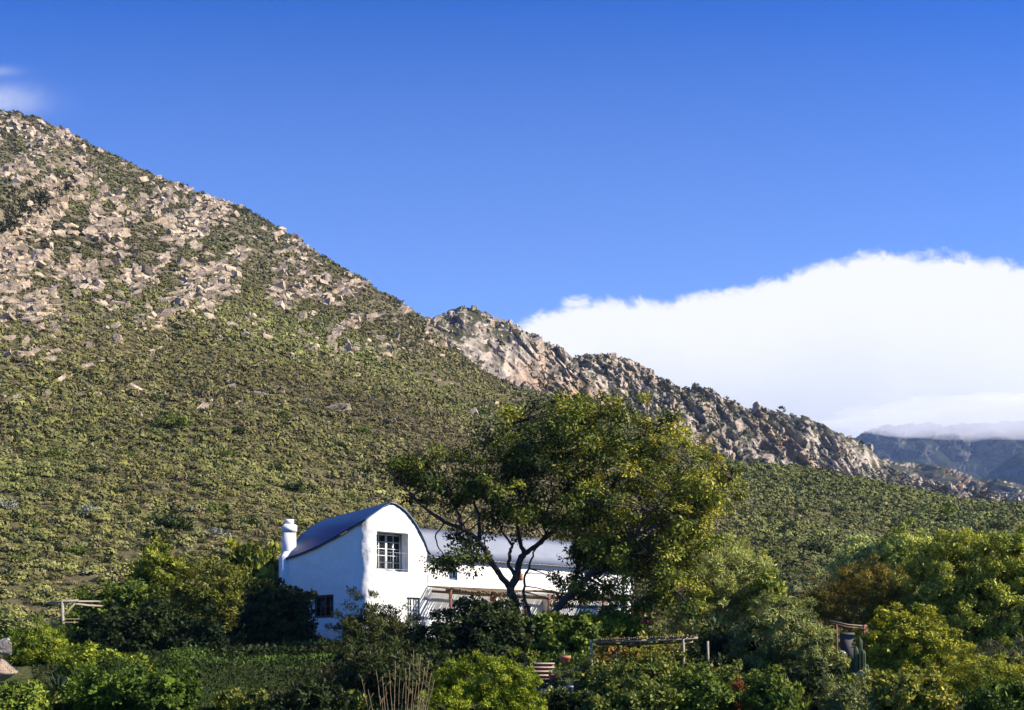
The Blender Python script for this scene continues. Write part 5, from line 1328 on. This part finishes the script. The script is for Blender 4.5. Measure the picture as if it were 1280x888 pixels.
# the air is paler towards the horizon
hz = M('MULTIPLY', M('SUBTRACT', .54, v), 1.45, None, True)
nt.links.new(mixc(nt, hz, skyc, (2.9, 3.4, 2.9), 'ADD'), bg.inputs['Color'])
OUT = [(-640, 860), (560, 425), (600, 413), (640, 403), (680, 389), (740, 374), (800, 373), (850, 369), (900, 361), (950, 350), (1000, 335), (1050, 320), (1085, 312), (1120, 321), (1170, 319), (1210, 323), (1280, 328), (1500, 335), (2200, 350)]
fc = N(nt, 'ShaderNodeFloatCurve'); cu = fc.mapping.curves[0]
um = M('MULTIPLY_ADD', u, .5, .5, True)     # -1..1 -> 0..1
pts = [(((px-CX)/F)*.5+.5, ((HOR-py)/F)*2) for px, py in OUT]
pts = [(max(0, min(1, a)), max(0, min(1, b))) for a, b in pts]
cu.points[0].location = pts[0]; cu.points[1].location = pts[-1]
for p in pts[1:-1]: cu.points.new(*p)
for p in cu.points: p.handle_type = 'AUTO_CLAMPED'
fc.mapping.update(); nt.links.new(um, fc.inputs['Value'])
vt = M('MULTIPLY', fc.outputs[0], .5)
cv = N(nt, 'ShaderNodeCombineXYZ'); nt.links.new(u, cv.inputs[0]); nt.links.new(v, cv.inputs[1])
def wn(scale, det, rough, off, dist=0.):
    t = N(nt, 'ShaderNodeTexNoise'); t.inputs['Scale'].default_value = scale; t.inputs['Detail'].default_value = det; t.inputs['Roughness'].default_value = rough
    t.inputs['Distortion'].default_value = dist
    a = N(nt, 'ShaderNodeVectorMath', operation='ADD'); a.inputs[1].default_value = (off, off*.37, off*.11); nt.links.new(cv.outputs[0], a.inputs[0]); nt.links.new(a.outputs[0], t.inputs['Vector'])
    return t.outputs['Fac']
n1 = wn(14, 8, .62, 3.1, .4); n2 = wn(5, 3, .5, 8.4)
d = M('SUBTRACT', vt, v)
d = M('ADD', d, M('ADD', M('MULTIPLY', M('SUBTRACT', n1, .5), .030), M('MULTIPLY', M('SUBTRACT', wn(40, 6, .65, 1.7, 1.2), .5), .026)))
mask = N(nt, 'ShaderNodeMapRange', interpolation_type='SMOOTHSTEP'); mask.inputs['From Min'].default_value = -.004; mask.inputs['From Max'].default_value = .009; nt.links.new(d, mask.inputs['Value'])
cm = mask.outputs[0]
# wisps at the upper left
wx = M('ADD', M('MULTIPLY', M('ADD', u, .425), 1.0), 0.0)
gx = M('MULTIPLY', M('ADD', u, .43), 1/.035); gy = M('MULTIPLY', M('SUBTRACT', v, .459), 1/.012)
g = M('POWER', 2.718, M('MULTIPLY', M('ADD', M('MULTIPLY', gx, gx), M('MULTIPLY', gy, gy)), -1.))
n3 = wn(30, 6, .65, 21.)
wisp = M('MULTIPLY', g, M('MULTIPLY', n3, .8), None, True)
gx2 = M('MULTIPLY', M('ADD', u, .43), 1/.018); gy2 = M('MULTIPLY', M('SUBTRACT', v, .484), 1/.004)
g2 = M('POWER', 2.718, M('MULTIPLY', M('ADD', M('MULTIPLY', gx2, gx2), M('MULTIPLY', gy2, gy2)), -1.))
wisp = M('ADD', wisp, M('MULTIPLY', g2, .22), None, True)
cm = M('MAXIMUM', cm, wisp)
# thick white above, greyer belly
sh_ = N(nt, 'ShaderNodeMapRange', interpolation_type='SMOOTHSTEP'); sh_.inputs['From Min'].default_value = .03; sh_.inputs['From Max'].default_value = .16
nt.links.new(M('ADD', d, M('MULTIPLY', M('SUBTRACT', n2, .5), .11)), sh_.inputs['Value'])
lowr = N(nt, 'ShaderNodeMapRange', interpolation_type='SMOOTHSTEP'); lowr.inputs['From Min'].default_value = .30; lowr.inputs['From Max'].default_value = .16
nt.links.new(M('ADD', u, M('MULTIPLY', M('SUBTRACT', n2, .5), .2)), lowr.inputs['Value'])
cc = mixc(nt, M('MULTIPLY', sh_.outputs[0], M('MULTIPLY_ADD', lowr.outputs[0], .5, .55)), (.47, .47, .48), (.285, .31, .385))
bc = N(nt, 'ShaderNodeBackground'); bc.inputs['Strength'].default_value = 1.0; nt.links.new(cc, bc.inputs['Color'])
mx = N(nt, 'ShaderNodeMixShader'); nt.links.new(cm, mx.inputs[0]); nt.links.new(bg.outputs[0], mx.inputs[1]); nt.links.new(bc.outputs[0], mx.inputs[2]); nt.links.new(mx.outputs[0], out.inputs['Surface'])

from mathutils import Vector
sl = bpy.data.lights.new('sun', 'SUN'); sl.energy = 5.0; sl.angle = radians(.53); sl.color = (1, .90, .74)
so = bpy.data.objects.new('sun', sl); COL.objects.link(so); so.location = (60, 20, 60)
so.rotation_euler = Vector(sd.tolist()).to_track_quat('Z', 'Y').to_euler()

HAZE = True
if HAZE:
    m = bpy.data.materials.new('haze'); m.use_nodes = True; t_ = m.node_tree; t_.nodes.clear(); o_ = t_.nodes.new('ShaderNodeOutputMaterial'); pv = t_.nodes.new('ShaderNodeVolumePrincipled')
    pv.inputs['Color'].default_value = (.38, .58, 1, 1); pv.inputs['Density'].default_value = .000062; pv.inputs['Anisotropy'].default_value = .0
    t_.links.new(pv.outputs[0], o_.inputs['Volume'])
    h = MB(); zt = 760.; h.box((0, 1000, (zt-62)/2), (10000, 7000, zt+62)); ho = h.build('haze', m); tag(ho, 'thin blue air over the valley', None, None, 'stuff')

def cloud_veil():
    V, Fc = ico(5); c = W(1350, 523, 3050.); k = 3050./F
    V = V*(1+.10*fbm(V[:, 0]*5, V[:, 1]*3, V[:, 2]*2, 3))[:, None]
    V = V*np.array([320*k, 300., 16*k]); V[:, 2] += 6*k*fbm(V[:, 0]*.006, V[:, 1]*.004, 2.2, 3)
    m = bpy.data.materials.new('cloud_vapour'); m.use_nodes = True; t = m.node_tree; t.nodes.clear(); o_ = t.nodes.new('ShaderNodeOutputMaterial'); pv = t.nodes.new('ShaderNodeVolumePrincipled')
    pv.inputs['Color'].default_value = (.98, .98, 1, 1); pv.inputs['Density'].default_value = .006; pv.inputs['Anisotropy'].default_value = 0.
    t.links.new(pv.outputs[0], o_.inputs['Volume'])
    o = mesh_np('cloud', V, Fc, m, loc=c*0, smooth=True); o.location = c
    tag(o, 'soft low cloud resting on the top of the far blue mountain', 'cloud', None, 'stuff')
cloud_veil()
cam = bpy.data.cameras.new('camera'); co = bpy.data.objects.new('camera', cam); COL.objects.link(co); scene.camera = co
co.location = (0, 0, EYE); co.rotation_euler = (pi/2, 0, 0)
cam.sensor_width = 36; cam.lens = 36*F/1280; cam.shift_y = (HOR-444)/1280; cam.clip_start = .5; cam.clip_end = 30000
scene.view_settings.view_transform = 'Standard'; scene.view_settings.look = 'None'; scene.view_settings.exposure = 1.15; scene.view_settings.gamma = 1
scene.render.engine = 'CYCLES'
cy = scene.cycles; cy.max_bounces = 8; cy.diffuse_bounces = 2; cy.glossy_bounces = 2; cy.transmission_bounces = 4; cy.volume_bounces = 6; cy.use_denoising = True; cy.caustics_reflective = False; cy.caustics_refractive = False
